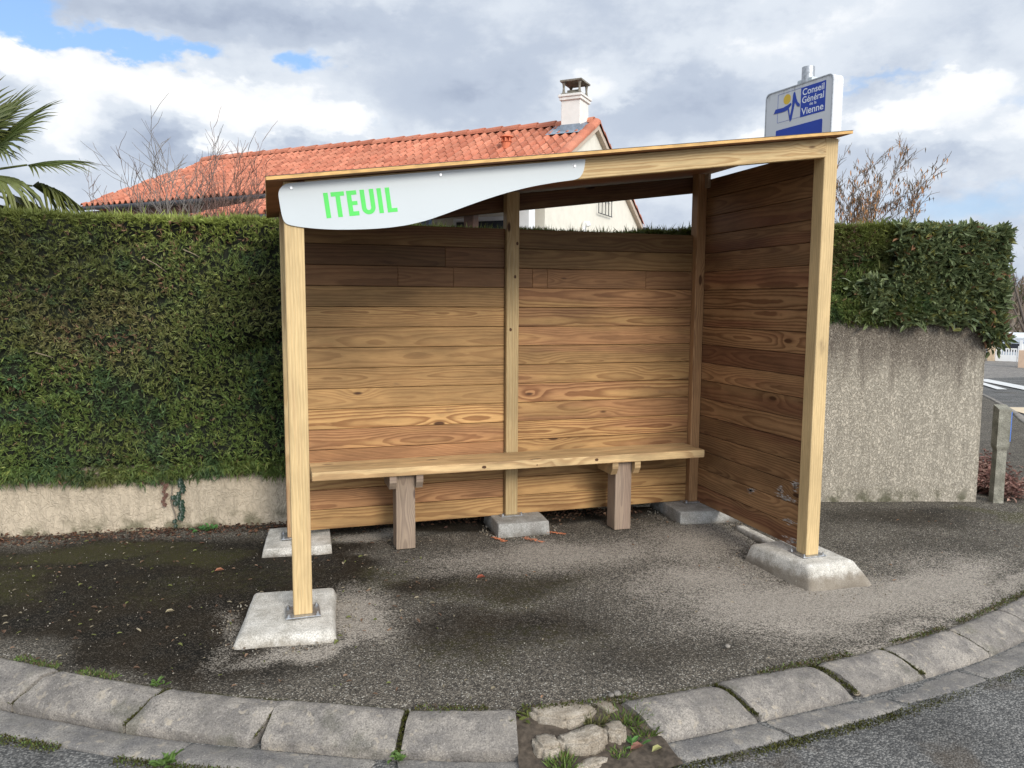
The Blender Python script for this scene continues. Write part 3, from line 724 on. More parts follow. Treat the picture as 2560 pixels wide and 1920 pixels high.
# lettering ITEUIL, block letters following the slope of the roof
def letters():
    th = ANG; o = Vector((.192, 0, 1.974)); ex = Vector((math.cos(th), 0, math.sin(th))); ez = Vector((-math.sin(th), 0, math.cos(th)))
    c = .1165; w = .0205
    def rect(x0, x1, z0, z1): return [(x0, z0), (x1, z0), (x1, z1), (x0, z1)]
    G = {'I': [[rect(.001, .0225, 0, c)]], 'T': [[rect(.035, .097, c - .020, c), rect(.0555, .0768, 0, c - .020)]],
         'E': [[rect(.1075, .129, 0, c), rect(.129, .1545, c - .020, c), rect(.129, .1535, c * .5 - .009, c * .5 + .009), rect(.129, .1555, 0, .020)]],
         'II': [[rect(.2505, .2715, 0, c)]], 'L': [[rect(.2905, .3115, 0, c), rect(.3115, .338, 0, .0185)]]}
    mb = MB()
    def put(poly):
        P = [o + ex * x + ez * z + Vector((0, -.0095, 0)) for x, z in poly]; Q = [p + Vector((0, .0012, 0)) for p in P]; k = len(P)
        mb.add(P + Q, [list(range(k))] + [[i, (i + 1) % k, k + (i + 1) % k, k + i] for i in range(k)])
    for g in G.values():
        for r in g[0]: put(r)
    # U as one strip of quads
    x0, x1 = .1705, .2355; cx = (x0 + x1) / 2; ro = (x1 - x0) / 2; ri = ro - .0212
    out = [(x0, c)] + [(cx - ro * math.cos(a), ro - ro * math.sin(a)) for a in np.linspace(0, math.pi, 17)] + [(x1, c)]
    inn = [(x0 + .0212, c)] + [(cx - ri * math.cos(a), ro - ri * 1.12 * math.sin(a)) for a in np.linspace(0, math.pi, 17)] + [(x1 - .0212, c)]
    for i in range(len(out) - 1): put([out[i], out[i + 1], inn[i + 1], inn[i]])
    return mb.build('lettering', M_green, sign)
letters()

# ------------------------------------------------------------------ bench
ben = empty('bench', (1.5, 1.12, 0), 'plank bench on two thick timber legs inside the bus shelter', 'bench')
mb = MB(); mb.box((1.507, 1.139, .520), (2.72, .296, .055), None, .005, 2, 'x', 'z', (.3, 1.05, .55), pith=(.02, .03)); mb.build('seat', M_seat, ben)
for lx, nm in ((.667, 0), (2.201, 1)):
    mb = MB(); mb.box((lx + .062, 1.115, .245), (.124, .13, .494), None, .004, 2, 'z', 'y', (.5, 1.0, .5), pith=(.01, .035)); mb.build('leg', M_leg, ben)
    for s in (-1, 1):
        cx = lx + .062 + s * (.062 + .023)
        prof = [(1.005, .4925), (1.005, .447), (1.035, .402), (1.25, .402), (1.285, .447), (1.285, .4925)]
        b = MB(); T = Matrix(((0, 0, 1, cx - .022), (1, 0, 0, 0), (0, 1, 0, 0), (0, 0, 0, 1)))
        b.prism(prof, T, .044, tint=(.4, .95, .4)); b.build('bearer', M_leg if nm == 0 or s > 2 else M_seat, ben)

M_knot = plain('pine_knot', (.085, .04, .018), .7, var=.5, scale=120)
def knot(parent, c, rx, rz, seed):
    rnd = random.Random(seed); m = MB(); n_ = 14
    o = [Vector((c[0] + rx * math.cos(a) * rnd.uniform(.85, 1.15), c[1], c[2] + rz * math.sin(a) * rnd.uniform(.85, 1.15))) for a in np.linspace(0, 2 * math.pi, n_ + 1)[:-1]]
    m.add(o + [p + Vector((0, .002, 0)) for p in o], [list(range(n_))] + [[i, (i + 1) % n_, n_ + (i + 1) % n_, n_ + i] for i in range(n_)]); return m.build('knot', M_knot, parent)
_seat = [o for o in ben.children if o.name.startswith('seat')][0]
for x, z, a, b in ((1.235, .519, .016, .010), (2.03, .522, .013, .010), (1.60, .512, .006, .004)): knot(_seat, (x, .9903, z), a, b, int(x * 100))
_posts = [o for o in shel.children if o.name.startswith('post')]
_bc = min(_posts, key=lambda o: abs(sum(v.co.x for v in o.data.vertices) / len(o.data.vertices) - 1.52))
for x, z in ((1.535, 1.76), (1.505, 1.40), (1.55, 1.985)): knot(_bc, (x, 1.2938, z), .009, .012, int(z * 100))

# ------------------------------------------------------------------ orange spray marks on the asphalt
for (px, py, ang, ln), lab in zip([(1.355, 1.04, -1.1, .13), (1.57, .965, -.95, .17), (1.765, 1.07, -.75, .15)], ['orange spray mark left of the middle footing', 'orange spray mark in front of the middle footing', 'orange spray mark at the right corner of the middle footing']):
    mb = MB(); rnd = random.Random(int(px * 100)); d = Vector((math.cos(ang), math.sin(ang), 0)); s = Vector((-d.y, d.x, 0))
    for k in range(64):
        t = k / 63 - .5; p = Vector((px, py, .0115)) + d * t * ln + s * rnd.gauss(0, .011); r = rnd.uniform(.0015, .0055)
        mb.add([p + Vector((r * math.cos(a) * 1.6, r * math.sin(a), rnd.uniform(0, .0015))) for a in np.linspace(0, 2 * math.pi, 6)[:-1]], [[0, 1, 2, 3, 4]])
    tag(mb.build('paint_mark', M_orange), lab, 'paint mark', 'orange spray marks on the pavement')

# ------------------------------------------------------------------ garden walls
def wall_strip(name, pts, z0, z1s, thick, mat, label):
    """rough wall along a polyline (front face on pts); z1s: top height per point"""
    mb = MB(); P = [Vector((x, y, 0)) for x, y in pts]; cum = [0]
    for a, b in zip(P[:-1], P[1:]): cum.append(cum[-1] + (b - a).length)
    n = int(cum[-1] / .06) + 2; S = np.linspace(0, cum[-1], n); x = np.interp(S, cum, [p.x for p in P]); y = np.interp(S, cum, [p.y for p in P]); zt = np.interp(S, cum, z1s)
    dx = np.gradient(x); dy = np.gradient(y); l = np.hypot(dx, dy); nx, ny = -dy / l, dx / l          # towards the garden
    rows = []
    m = 26
    for i in range(n):
        row = []
        q = np.array([[x[i] * 1.7, y[i] * 1.7, k * .2] for k in range(m)]); b = (fbm(q, 3, 31) - .5) * .016; b2 = (fbm(q * 5, 2, 32) - .5) * .006
        zz = np.linspace(z0, zt[i], m)
        for k in range(m): o = -(b[k] + b2[k]) + (.012 if k == m - 1 else 0); row.append((x[i] + nx[i] * o, y[i] + ny[i] * o, zz[k] + (b[k] * .8 if k == m - 1 else 0)))
        row.append((x[i] + nx[i] * thick, y[i] + ny[i] * thick, zt[i])); row.append((x[i] + nx[i] * thick, y[i] + ny[i] * thick, z0)); rows.append(row)
    mb.grid(rows); k = m + 2
    mb.add(rows[0], [list(range(k))]); mb.add(rows[-1], [list(range(k))[::-1]])
    return tag(mb.build(name, mat), label, 'wall')
wall_strip('garden_wall', [(-9, 2.75), (-6, 2.47), (-.06, 1.88), (2.55, 1.58)], -.15, [.47, .47, .45, .47], .2, M_walllo, 'low beige roughcast wall under the long conifer hedge')
wall_strip('retaining_wall', [(2.56, 1.579), (4.15, 1.297), (5.36, .948), (5.40, 1.15), (5.75, 2.9), (7.6, 7.5)], -.15, [1.50, 1.495, 1.43, 1.42, 1.40, 1.2], .22, M_wallhi, 'tall grey roughcast wall with dark weather stains right of the shelter')

# ------------------------------------------------------------------ hedges
def hedge_face(P, N, deep, cols_fn, n_per, Lr, Wr, upk=.30, spread=.75):
    """P points on the surface, N outward normals -> sprigs of three blades"""
    n = len(P)
    base = unit(N * .55 + RNG.normal(size=(n, 3)) * spread * .6 + np.array([0, 0, upk]))
    C = cols_fn(P); out = []
    side0 = unit(np.cross(base, RNG.normal(size=(n, 3))))
    for k in range(n_per):
        a = (k - (n_per - 1) / 2) * .55
        D = unit(base + side0 * a + RNG.normal(size=(n, 3)) * .12)
        L = RNG.uniform(*Lr, n); W = RNG.uniform(*Wr, n)
        out.append(blades(P - N * .01, D, L, W, C * RNG.uniform(.8, 1.2, (n, 1))))
    return out
HX = np.array([-9, -6, -.06, 1.6, 2.3, 2.7, 4.15, 4.9])
def hz0(x): return np.interp(x, HX, [.50, .50, .405, .41, .9, 1.50, 1.50, 1.46])
def hz1(x): return np.interp(x, HX, [2.16, 2.16, 2.14, 2.10, 2.09, 2.12, 2.185, 2.20])
def hface_off(x, z):
    """distance the clipped face stands in front of the wall line"""
    q = np.stack([x, 0 * x, z], 1)
    b = (fbm(q * 1.1, 3, 51) - .5) * .17 + (fbm(q * 3.4, 3, 52) - .5) * .13
    # long horizontal creases where the shears stopped
    cr = sum(a * np.exp(-((z - (z0 + .13 * np.sin(x * 1.3 + k * 2) + .07 * np.sin(x * 3.1 + k))) / w) ** 2) for k, (z0, a, w) in enumerate([(1.32, .15, .075), (.92, .10, .06), (1.62, .07, .05), (1.08, .08, .05), (1.85, .06, .05)]))
    cr = cr * sstep(.42, .62, fbm(q * np.array([.9, 1, 2.2]), 3, 53))
    low = .07 * np.exp(-((z - hz0(x) - .12) / .14) ** 2)
    return .015 + b * .8 - cr + low
def hedge():
    parts = []; core = MB()
    xs = np.arange(-7, 4.95, .09); 
    rows = []
    for x in xs:
        z0, z1 = float(hz0(x)) + .05, float(hz1(x)) - .03
        zz = np.linspace(z0, z1, 26); o = hface_off(np.full(26, x), zz); y = float(wallY(x)); row = [(x, y + .5, z0)] + [(x, y - k + .035, z) for z, k in zip(zz, o)] + [(x, y + .9, z1)]
        rows.append(row)
    core.grid(rows)
    # front face sprigs
    def cfn(P):
        x, z = P[:, 0], P[:, 2]; q = P * np.array([1, 1, 1.])
        a = fbm(q * 1.4, 3, 61)[:, None]; b = fbm(q * 6, 3, 62)[:, None]; r = RNG.random((len(P), 1))
        green = np.array([.135, .190, .050]); olive = np.array([.215, .175, .085]); dark = np.array([.065, .120, .055]); bright = np.array([.25, .285, .065]); brown = np.array([.24, .14, .085])
        hi = sstep(.9, 1.7, z)[:, None] * sstep(.6, -1.2, x)[:, None]
        c = green + (olive - green) * np.clip(sstep(.38, .68, a) * .55 + .35 * hi + (r - .5) * .5, 0, 1)
        c = c + (dark - c) * sstep(.52, .70, b) * .75
        top = sstep(.24, .02, hz1(x) - z)[:, None]
        c = c + (bright - c) * np.clip(top * .75 + sstep(.82, .95, r) * .6, 0, 1)
        big = fbm(q * .75 + 3.3, 3, 64)[:, None]; patch = sstep(.62, .72, fbm(q * 3.0 + 9.1, 3, 65))[:, None] * .035
        return np.where(RNG.random((len(P), 1)) < .015 + patch * 4, brown, c) * (.7 + .5 * RNG.random((len(P), 1))) * .93 * (.62 + .75 * sstep(.3, .7, big))
    n = 62000
    x = RNG.uniform(-4.2, 4.85, n); z = hz0(x) + (hz1(x) - hz0(x)) * RNG.random(n); keep = ~((x > .35) & (x < 2.6) & (z < 1.95)); x, z = x[keep], z[keep]
    o = hface_off(x, z); y = wallY(x) - o - RNG.uniform(-.012, .022, len(x))
    e = .03; gx = (hface_off(x + e, z) - hface_off(x - e, z)) / (2 * e); gz = (hface_off(x, z + e) - hface_off(x, z - e)) / (2 * e)
    N = unit(np.stack([gx * -.6, -np.ones_like(x), -gz * .8], 1)); P = np.stack([x, y, z], 1)
    parts += hedge_face(P, N, 0, cfn, 4, (.022, .050), (.0045, .0085), .30)
    # bottom fringe hanging over the wall, top growth
    n = 9500; x = RNG.uniform(-4.2, 4.7, n); z = hz0(x) + RNG.random(n) * .07 - .015 + .05 * (fbm(np.stack([x * 3, 0 * x, 0 * x], 1), 3, 66) - .62) * 2.2 + RNG.normal(0, .02, n)
    y = wallY(x) - hface_off(x, z) - .0 + RNG.uniform(-.02, .05, n); P = np.stack([x, y, z], 1); N = np.tile(np.array([[0, -.6, -.75]]), (n, 1))
    parts += hedge_face(P, N, 0, lambda p: cfn(p) * .9, 4, (.035, .075), (.006, .010), -.25)
    n = 15000; x = RNG.uniform(-4.2, 4.9, n); d = RNG.random(n) ** 1.5 * .85; z = hz1(x) + (fbm(np.stack([x * 4, d * 4, 0 * x], 1), 3, 67) - .5) * .07
    P = np.stack([x, wallY(x) - hface_off(x, hz1(x)) + d, z - .012], 1); N = np.tile(np.array([[0, -.25, 1.]]), (n, 1))
    parts += hedge_face(P, N, 0, cfn, 4, (.03, .065), (.0055, .010), .5)
    # stray shoots
    n = 1500; x = RNG.uniform(-4.2, 4.8, n); tp = RNG.random(n) < .6; z = np.where(tp, hz1(x) - .02, hz0(x) + (hz1(x) - hz0(x)) * RNG.random(n)); keep = tp | ~((x > .3) & (x < 2.7)); x, z, tp = x[keep], z[keep], tp[keep]
    P = np.stack([x, wallY(x) - hface_off(x, z) + np.where(tp, RNG.random(len(x)) * .5, 0), z], 1); N = np.where(tp[:, None], np.array([[0, -.2, 1.]]), np.array([[0, -1., .3]]))
    parts += hedge_face(P, N, 0, lambda p: cfn(p) * 1.1, 4, (.06, .13), (.006, .011), .4, .5)
    V, F, C = merge(parts)
    root = empty('conifer_hedge', (0, 2.2, .35), 'long clipped conifer hedge behind the shelter and on the low wall', 'hedge')
    mesh_np('foliage', V, F, M_fol, C, root); core.build('branches', M_core, root)  # the core is a solid dark sheet, painted shade behind the sprigs
    tw_ = plain('pale_twig', (.26, .20, .14), .8)
    for (px, pz, l, a) in [(-.62, 1.93, .15, -.55), (-.85, 1.86, .13, -.7), (-1.55, 1.24, .10, -.35)]:
        y = float(wallY(px)) - float(hface_off(np.array([px]), np.array([pz]))[0]) - .03
        t = MB(); t.tube([(px, y, pz), (px + l * .5, y - .012, pz + l * .5 * a * .8), (px + l, y + .004, pz + l * a)], [.0035, .003, .0015], 5); t.build('twig', tw_, root)
hedge()
def laurel():
    root = empty('laurel_hedge', (5.1, 1.1, 1.4), 'broad-leaved laurel hedge overhanging the end of the tall wall', 'hedge')
    core = MB(); core.box((5.04, 1.43, 1.80), (.68, .76, .60), Matrix.Rotation(-.28, 4, 'Z'), .06, 2); core.build('branches', M_core, root)  # solid near-black box added as shade showing between the leaves
    # sprays of leaves over a rounded box
    P = []; N = []
    n = 1550; e1 = np.array([.961, -.277, 0]); nf = np.array([-.277, -.961, 0]); o = np.array([4.50, 1.20, 0])
    u = RNG.uniform(-.28, .985, n); z = RNG.uniform(1.30, 2.16, n)
    lo = 1.47 - .20 * sstep(.72, 1.02, u) - .06 * fbm(np.stack([u * 6, 0 * u, 0 * u], 1), 2, 3)
    keep = (z > lo) & ((u > .12) | (z < 1.78 - .25 * (u + .28) * 0) & (RNG.random(n) < sstep(-.30, .15, u))); u, z = u[keep], z[keep]
    d = (fbm(np.stack([u * 3, z * 3, 0 * u], 1), 3, 71) - .5) * .16
    P.append(o + u[:, None] * e1 + nf * (.03 + d)[:, None] + np.array([0, 0, 1]) * z[:, None]); N.append(np.tile(nf, (len(u), 1)))
    n = 900; v = RNG.uniform(0, .8, n); z = RNG.uniform(1.28, 2.14, n); P.append(o + e1 * .965 + v[:, None] * -nf * 1 + np.array([0, 0, 1]) * z[:, None] + RNG.normal(0, .025, (n, 3))); N.append(np.tile(e1, (n, 1)))
    n = 1100; u = RNG.uniform(.1, .98, n); v = RNG.uniform(0, .7, n); z = 2.145 + RNG.normal(0, .022, n) - .04 * u; P.append(o + u[:, None] * e1 - v[:, None] * nf + np.array([0, 0, 1]) * z[:, None]); N.append(np.tile(np.array([0, 0, 1.]), (n, 1)))
    P = np.concatenate(P); N = np.concatenate(N); parts = []
    for k in range(6):
        n = len(P); D = unit(N * .55 + RNG.normal(size=(n, 3)) * .75 + np.array([0, 0, .25])); U = unit(N * .8 + np.array([0, 0, .6]) + RNG.normal(size=(n, 3)) * .5)
        r = RNG.random((n, 1)); c = np.array([.10, .135, .058]) + r * np.array([.11, .110, .055]); c = np.where(RNG.random((n, 1)) < .10, np.array([.20, .20, .06]), c); c = np.where(RNG.random((n, 1)) < .03, np.array([.24, .13, .07]), c)
        parts.append(leaves6(P + RNG.normal(0, .014, (n, 3)), D, U, RNG.uniform(.055, .105, n), RNG.uniform(.020, .034, n), c))
    V, F, C = merge(parts); mesh_np('leaves', V, F, M_laurel, C, root)
laurel()

# ------------------------------------------------------------------ ivy on the low wall
def ivy():
    root = empty('ivy', (-.74, 1.92, .05), 'dark ivy strand with lobed leaves hanging down the low beige wall', 'ivy')
    mb = MB(); f = -.04
    def wy(x): return float(wallY(x)) - .012
    for pts in ([(-.75, .42), (-.745, .30), (-.76, .2), (-.735, .10), (-.74, .01)], [(-.70, .42), (-.685, .3), (-.70, .2), (-.715, .15)], [(-.80, .40), (-.795, .28), (-.81, .18)]):
        mb.tube([(x, wy(x) - .006, z) for x, z in pts], .0045, 5)
    mb.build('stems', M_bark, root)
    def leafset(pts, mat, nm, col):
        parts = []
        for x, z, s in pts:
            for a in (-1.5, -.75, 0, .75, 1.5):
                r = (.55 if abs(a) > 1 else .8 if a else 1.0) * s; d = np.array([[math.sin(a + .3), -.25, -math.cos(a + .3)]])
                parts.append(leaves6(np.array([[x, wy(x) - .02, z]]), d, np.array([[0, -1., .25]]), np.array([r]), np.array([r * .62]), np.array([col]) * random.uniform(.8, 1.25), .12))
        V, F, C = merge(parts); mesh_np(nm, V, F, mat, C, root)
    rnd = random.Random(3)
    leafset([(-.745 + rnd.gauss(0, .012), z, rnd.uniform(.028, .042)) for z in (.24, .20)] + [(-.69 + rnd.gauss(0, .016), z, rnd.uniform(.026, .042)) for z in np.linspace(.37, .12, 13)] + [(-.74, .07, .03), (-.70, .10, .045), (-.735, .035, .025)], M_laurel, 'leaves', [.018, .042, .022])
    leafset([(-.80 + rnd.gauss(0, .01), z, rnd.uniform(.022, .034)) for z in np.linspace(.37, .19, 9)], M_dead, 'dry_leaves', [.15, .085, .065])
ivy()

# ------------------------------------------------------------------ house
HA = Vector((5.963, 9.952, 4.913)); hr = Vector((-.736, .677, 0)).normalized(); hg = Vector((.677, .736, 0)).normalized()
def hp(t, s, z): return HA + hr * t + hg * s + Vector((0, 0, z))
HT = Matrix((hr, hg, Vector((0, 0, 1)))).transposed().to_4x4(); HT.translation = HA
house = empty('house', (HA.x - 3, HA.y + 3, 0), 'cream house with orange tiled roof behind the hedge', 'house')
def hbox(mb, t, s, z, st, ss_, sz, bevel=.01, **k): mb.box(hp(t, s, z), (st, ss_, sz), HT.to_3x3().to_4x4(), bevel, **k)
T1, T2_, W1, W2, HL = math.tan(R(27.22)), math.tan(R(26.61)), 2.505, 3.176, 10.123
mb = MB()
def wallp(P): mb.add(P, [list(range(len(P)))])
t0 = .14; zb = -HA.z + .0
gab = [hp(t0, -2.35, zb), hp(t0, 3.02, zb), hp(t0, 3.02, -3.02 * T2_ - .02), hp(t0, 0, -.03), hp(t0, -2.35, -2.35 * T1 - .02)]
far = [p + hr * (HL + .3) for p in gab]; wallp(gab); wallp(far)
for i in range(5):
    if i in (2, 3): continue
    wallp([gab[i], gab[(i + 1) % 5], far[(i + 1) % 5], far[i]])
wallh = mb.build('wall', M_render, house)
# tiles: half-round rows, real relief
def tile_field(name, t_lo, t_hi, W, tan, sgn, z_top, s_top=0.0, hip=0.0, parent=house):
    pit, sl = .175, .30; cosA = 1 / math.sqrt(1 + tan * tan); length = (W - s_top) / cosA; rows_n = int(math.ceil(length / sl)); V = []; F = []; wc = []
    prof = [(0, 0), (.10, .006), (.16, .030), (.24, .052), (.34, .064), (.44, .064), (.54, .052), (.62, .030), (.68, .006), (1.0, 0)]
    rnd = random.Random(hash(name) % 1000 if False else 5)
    for r_ in range(rows_n):
        d0, d1 = r_ * sl, min((r_ + 1) * sl + .0, length); tl = t_lo; th_ = t_hi + hip * ((d1) / length)
        for c in range(int((th_ - tl) / pit)):
            o = len(V); tint = (rnd.random(), rnd.uniform(.82, 1.14), rnd.random() ** 3 * .9); jz = rnd.uniform(-.003, .003)
            for j, (d, lift) in enumerate(((d0, .004), (d1 + .028, .026 + jz))):
                for a, h in prof:
                    sq = 1.0 if j else .86
                    t = tl + (c + .5 + (a - .4) * (1.0 if a in (0, 1.0) else sq)) * pit
                    s = (s_top + d * cosA) ; z = z_top - (s - s_top) * tan + h + lift
                    V.append(hp(t, s * sgn, z)); wc.append(tint)
            k = len(prof)
            for i in range(k - 1): F.append((o + i, o + i + 1, o + k + i + 1, o + k + i))
            b = len(V)                                       # front thickness of the tile
            for i in range(k):
                V.append(V[o + k + i] + Vector((0, 0, -.016))); wc.append(tuple([tint[0], tint[1] * .8, tint[2]]))
            for i in range(k - 1): F.append((o + k + i, o + k + i + 1, b + i + 1, b + i))
    m = MB(); m.v = [tuple(v) for v in V]; m.f = [list(f) for f in F]; m.wd = m.v[:]; m.wc = wc; m.mi = [0] * len(F); m.sm = [False] * len(F)
    # dark underlay just below
    th2 = t_hi + hip; P = [hp(t_lo, s_top * sgn, z_top - .012), hp(t_hi, s_top * sgn, z_top - .012), hp(th2, W * sgn, z_top - (W - s_top) * tan - .012), hp(t_lo, W * sgn, z_top - (W - s_top) * tan - .012)]
    m.add(P, [[0, 1, 2, 3]], wc=(.9, .35, .2)); return m.build(name, M_tile, parent)
roof_h = tile_field('roof', .22, HL, W1, T1, -1, 0, 0, 1.13)
tile_field('roof', .22, HL, W2, T2_, 1, 0, 0, 1.13)
m = MB(); P = [hp(HL, 0, -.01), hp(HL + 1.13, -W1, -W1 * T1), hp(HL + 1.13, W2, -W2 * T2_)]; m.add(P, [[0, 1, 2]], wc=(.5, 1, .3)); m.build('hip_end', M_tile, house)
tile_field('porch_roof', -.1, 5.5, 4.75, .27, -1, -2.42 * T1 - .12, 2.42)
def cap_row(name, p0, p1, w, h, n, seed, side=None, lichen=.9, mat=M_tile):
    """overlapping angular or half-round cover tiles from p0 to p1"""
    m = MB(); rnd = random.Random(seed); d = (p1 - p0); l = d.length; d.normalize(); s = (side or d.cross(Vector((0, 0, 1)))).normalized(); u = s.cross(d); u = u if u.z > 0 else -u
    for k in range(n):
        a = p0 + d * (l * k / n - .02); b = p0 + d * (l * (k + 1) / n + .015); tint = (rnd.random(), rnd.uniform(.85, 1.1), lichen * rnd.uniform(.6, 1)); vs = []
        for q, lift, g in ((a, .0, .92), (b, .018, 1.0)):
            for ang in np.linspace(-.15, math.pi + .15, 8): vs.append(q + s * (math.cos(ang) * w * g) + u * (math.sin(ang) * h * g + lift))
        m.add(vs, [[i, i + 1, 9 + i, 8 + i] for i in range(7)], wc=tint)
        m.add([v + d * .0005 for v in vs[8:]] + [v - u * .016 + d * .0005 for v in vs[8:]], [[i, i + 1, 9 + i, 8 + i] for i in range(7)], wc=tint)
    return m.build(name, mat, house)
cap_row('ridge_tiles', hp(HL, 0, .03), hp(.15, 0, .03), .11, .10, 26, 3, lichen=1.0)
cap_row('verge_tiles', hp(.12, -W1 - .02, -W1 * T1 + .0), hp(.12, 0.02, .02), .11, .085, 8, 4, lichen=.1)
cap_row('verge_tiles', hp(.12, W2 + .02, -W2 * T2_ + .0), hp(.12, -.02, .02), .11, .085, 10, 5, lichen=.1)
for nm, s0, s1, tn in (('verge_board', -W1, 0, T1), ('verge_board', W2, 0, T2_)):
    m = MB(); a, b = hp(.05, s0, -abs(s0) * tn - .10), hp(.05, s1, -.10); dd = b - a; q = dd.normalized().cross(hr)
    m.add([a, b, b + Vector((0, 0, .11)), a + Vector((0, 0, .11)), a + hr * .10, b + hr * .10, b + hr * .10 + Vector((0, 0, .11)), a + hr * .10 + Vector((0, 0, .11))], [[0, 1, 2, 3], [4, 5, 6, 7], [0, 1, 5, 4], [2, 3, 7, 6]]); m.build(nm, plain('verge_render', (.52, .42, .33), .9), house)
def gutter(t_a, t_b, s, z, stub=False):
    m = MB(); a, b = hp(t_a, s, z), hp(t_b, s, z); d = (b - a).normalized(); vs = []
    for q in (a, b):
        for ang in np.linspace(math.pi, 2 * math.pi, 8): vs.append(q + hg * math.cos(ang) * .065 + Vector((0, 0, math.sin(ang) * .07)))
        vs.append(q - hg * .058 + Vector((0, 0, -.002))) if False else None
    vs = [v for v in vs if v is not None]; m.add(vs, [[i, i + 1, 9 + i, 8 + i] for i in range(7)]); m.add(vs[:8], [list(range(8))]); m.add(vs[8:], [list(range(8))])
    return m.build('gutter', M_gut, house)
gutter(5.4, HL + 1.15, -W1 - .07, -W1 * T1 - .02); gutter(-.05, 5.5, -4.82, -2.42 * T1 - .12 - 2.33 * .27 - .01); gutter(-.0, HL, W2 + .08, -W2 * T2_ - .03)
m = MB(); hbox(m, 8.0, -W1 + .02, -W1 * T1 - .19, 6.4, .05, .16, .004); m.build('eave_board', M_timberdark, house)
# chimney
m = MB(); hbox(m, .435, -.255, -.02, .37, .45, .90, .006); ch = m.build('chimney', plain('chimney_render', (.74, .715, .66), .9, var=.07, scale=5), house)
m = MB(); hbox(m, .435, -.255, .455, .47, .55, .045, .006); hbox(m, .435, -.255, .405, .43, .51, .06, .006); m.build('collar', plain('chimney_cornice', (.74, .715, .66), .9, var=.1, scale=8), ch)
m = MB()
hbox(m, .435, -.255, .492, .40, .46, .03, .004); hbox(m, .435, -.255, .53, .22, .26, .09, .004)
for a in (-1, 1):
    for b in (-1, 1):
        p = hp(.435 + a * .155, -.255 + b * .185, .50); m.tube([p, p + Vector((0, 0, .03)), p + Vector((0, 0, .10)), p + Vector((0, 0, .17)), p + Vector((0, 0, .21))], [.042, .028, .020, .026, .042], 8)
c = hp(.435, -.255, .71); w1, w2 = .21, .245
q = [c + hr * a * w1 + hg * b * w2 for a, b in ((-1, -1), (1, -1), (1, 1), (-1, 1))]; up = Vector((0, 0, .03)); top = c + Vector((0, 0, .085))
m.add(q + [v + up for v in q] + [top], [[3, 2, 1, 0], [0, 1, 5, 4], [1, 2, 6, 5], [2, 3, 7, 6], [3, 0, 4, 7], [4, 5, 8], [5, 6, 8], [6, 7, 8], [7, 4, 8]]); m.build('cowl', M_stonecap, ch)
m = MB()
f = lambda t, s: hp(t, s, -abs(s) * T1 + .075)
m.add([f(.10, -.12), f(.88, -.12), f(.88, -.62), f(.10, -.62)], [[0, 1, 2, 3]]); m.add([hp(.24, -.485, -.36), hp(.635, -.485, -.36), hp(.635, -.485, -.06), hp(.24, -.485, -.06)], [[0, 1, 2, 3]]); m.add([hp(.245, -.485, -.36), hp(.245, -.03, -.02), hp(.245, -.03, .08), hp(.245, -.485, -.08)], [[0, 1, 2, 3]])
m.build('flashing', M_lead, ch)
p = hp(1.478, -1.028, -1.028 * T1); m = MB()
m.tube([p, p + Vector((0, 0, .13))], [.085, .085], 12); m.tube([p + Vector((0, 0, .13)), p + Vector((0, 0, .135))], [.105, .105], 12)
for k in range(6):
    a = k * math.pi / 3; m.box(p + Vector((math.cos(a) * .078, math.sin(a) * .078, .175)), (.03, .03, .09), None, .003)
m.tube([p + Vector((0, 0, .215)), p + Vector((0, 0, .235)), p + Vector((0, 0, .27)), p + Vector((0, 0, .275))], [.125, .12, .035, .001], 12); m.tube([p + Vector((0, 0, .12)), p + Vector((0, 0, .22))], [.05, .05], 8); m.build('roof_vent', M_vent, house)
# things on the gable and under the porch
m = MB()
for s in np.linspace(.2, 1.0, 5): hbox(m, .09, s, -1.45, .014, .012, .34, 0)
for z in (-1.31, -1.61): hbox(m, .088, .6, z, .014, .84, .014, 0)
g1 = m.build('window_grille', M_dark, house)
m = MB(); q = [hp(.09, -.62, z) for z in (-4.0, -3.2, -1.95)] + [hp(.06, -.62, -1.87), hp(.02, -.62, -1.88), hp(.0, -.62, -1.94)]; m.tube(q, .045, 10); m.build('vent_pipe', M_white, house)
m = MB()
for t in (.35, 2.55, 5.3): hbox(m, t, -4.5, -3.2, .16, .16, 2.6, .01)
hbox(m, 2.9, -4.5, -2.02, 5.3, .12, .18, .01); m.build('porch_frame', M_timberdark, house)
m = MB(); hbox(m, .10, -3.15, -3.1, .18, .22, 2.7, .01); m.build('porch_pillar', M_white, house)
for t, w in ((1.3, .9), (3.2, 1.3)):
    m = MB(); hbox(m, t, -2.37, -2.5, w + .16, .06, 1.2, .01); wn = m.build('window_frame', M_white, house); m = MB(); hbox(m, t, -2.41, -2.5, w, .04, 1.05, 0); m.build('pane', M_glass, wn)
lan = hp(1.45, -3.9, -1.98); m = MB(); m.tube([lan + Vector((0, 0, .30)), lan + Vector((0, 0, .12))], .01, 6); m.tube([lan + Vector((0, 0, .12)), lan + Vector((0, 0, .02)), lan + Vector((0, 0, -.02))], [.03, .19, .20], 6, smooth=False); m.tube([lan, lan + Vector((0, 0, -.20))], [.11, .07], 6, smooth=False); m.build('porch_lantern', plain('blue_grey_paint', (.12, .18, .28), .5), house)

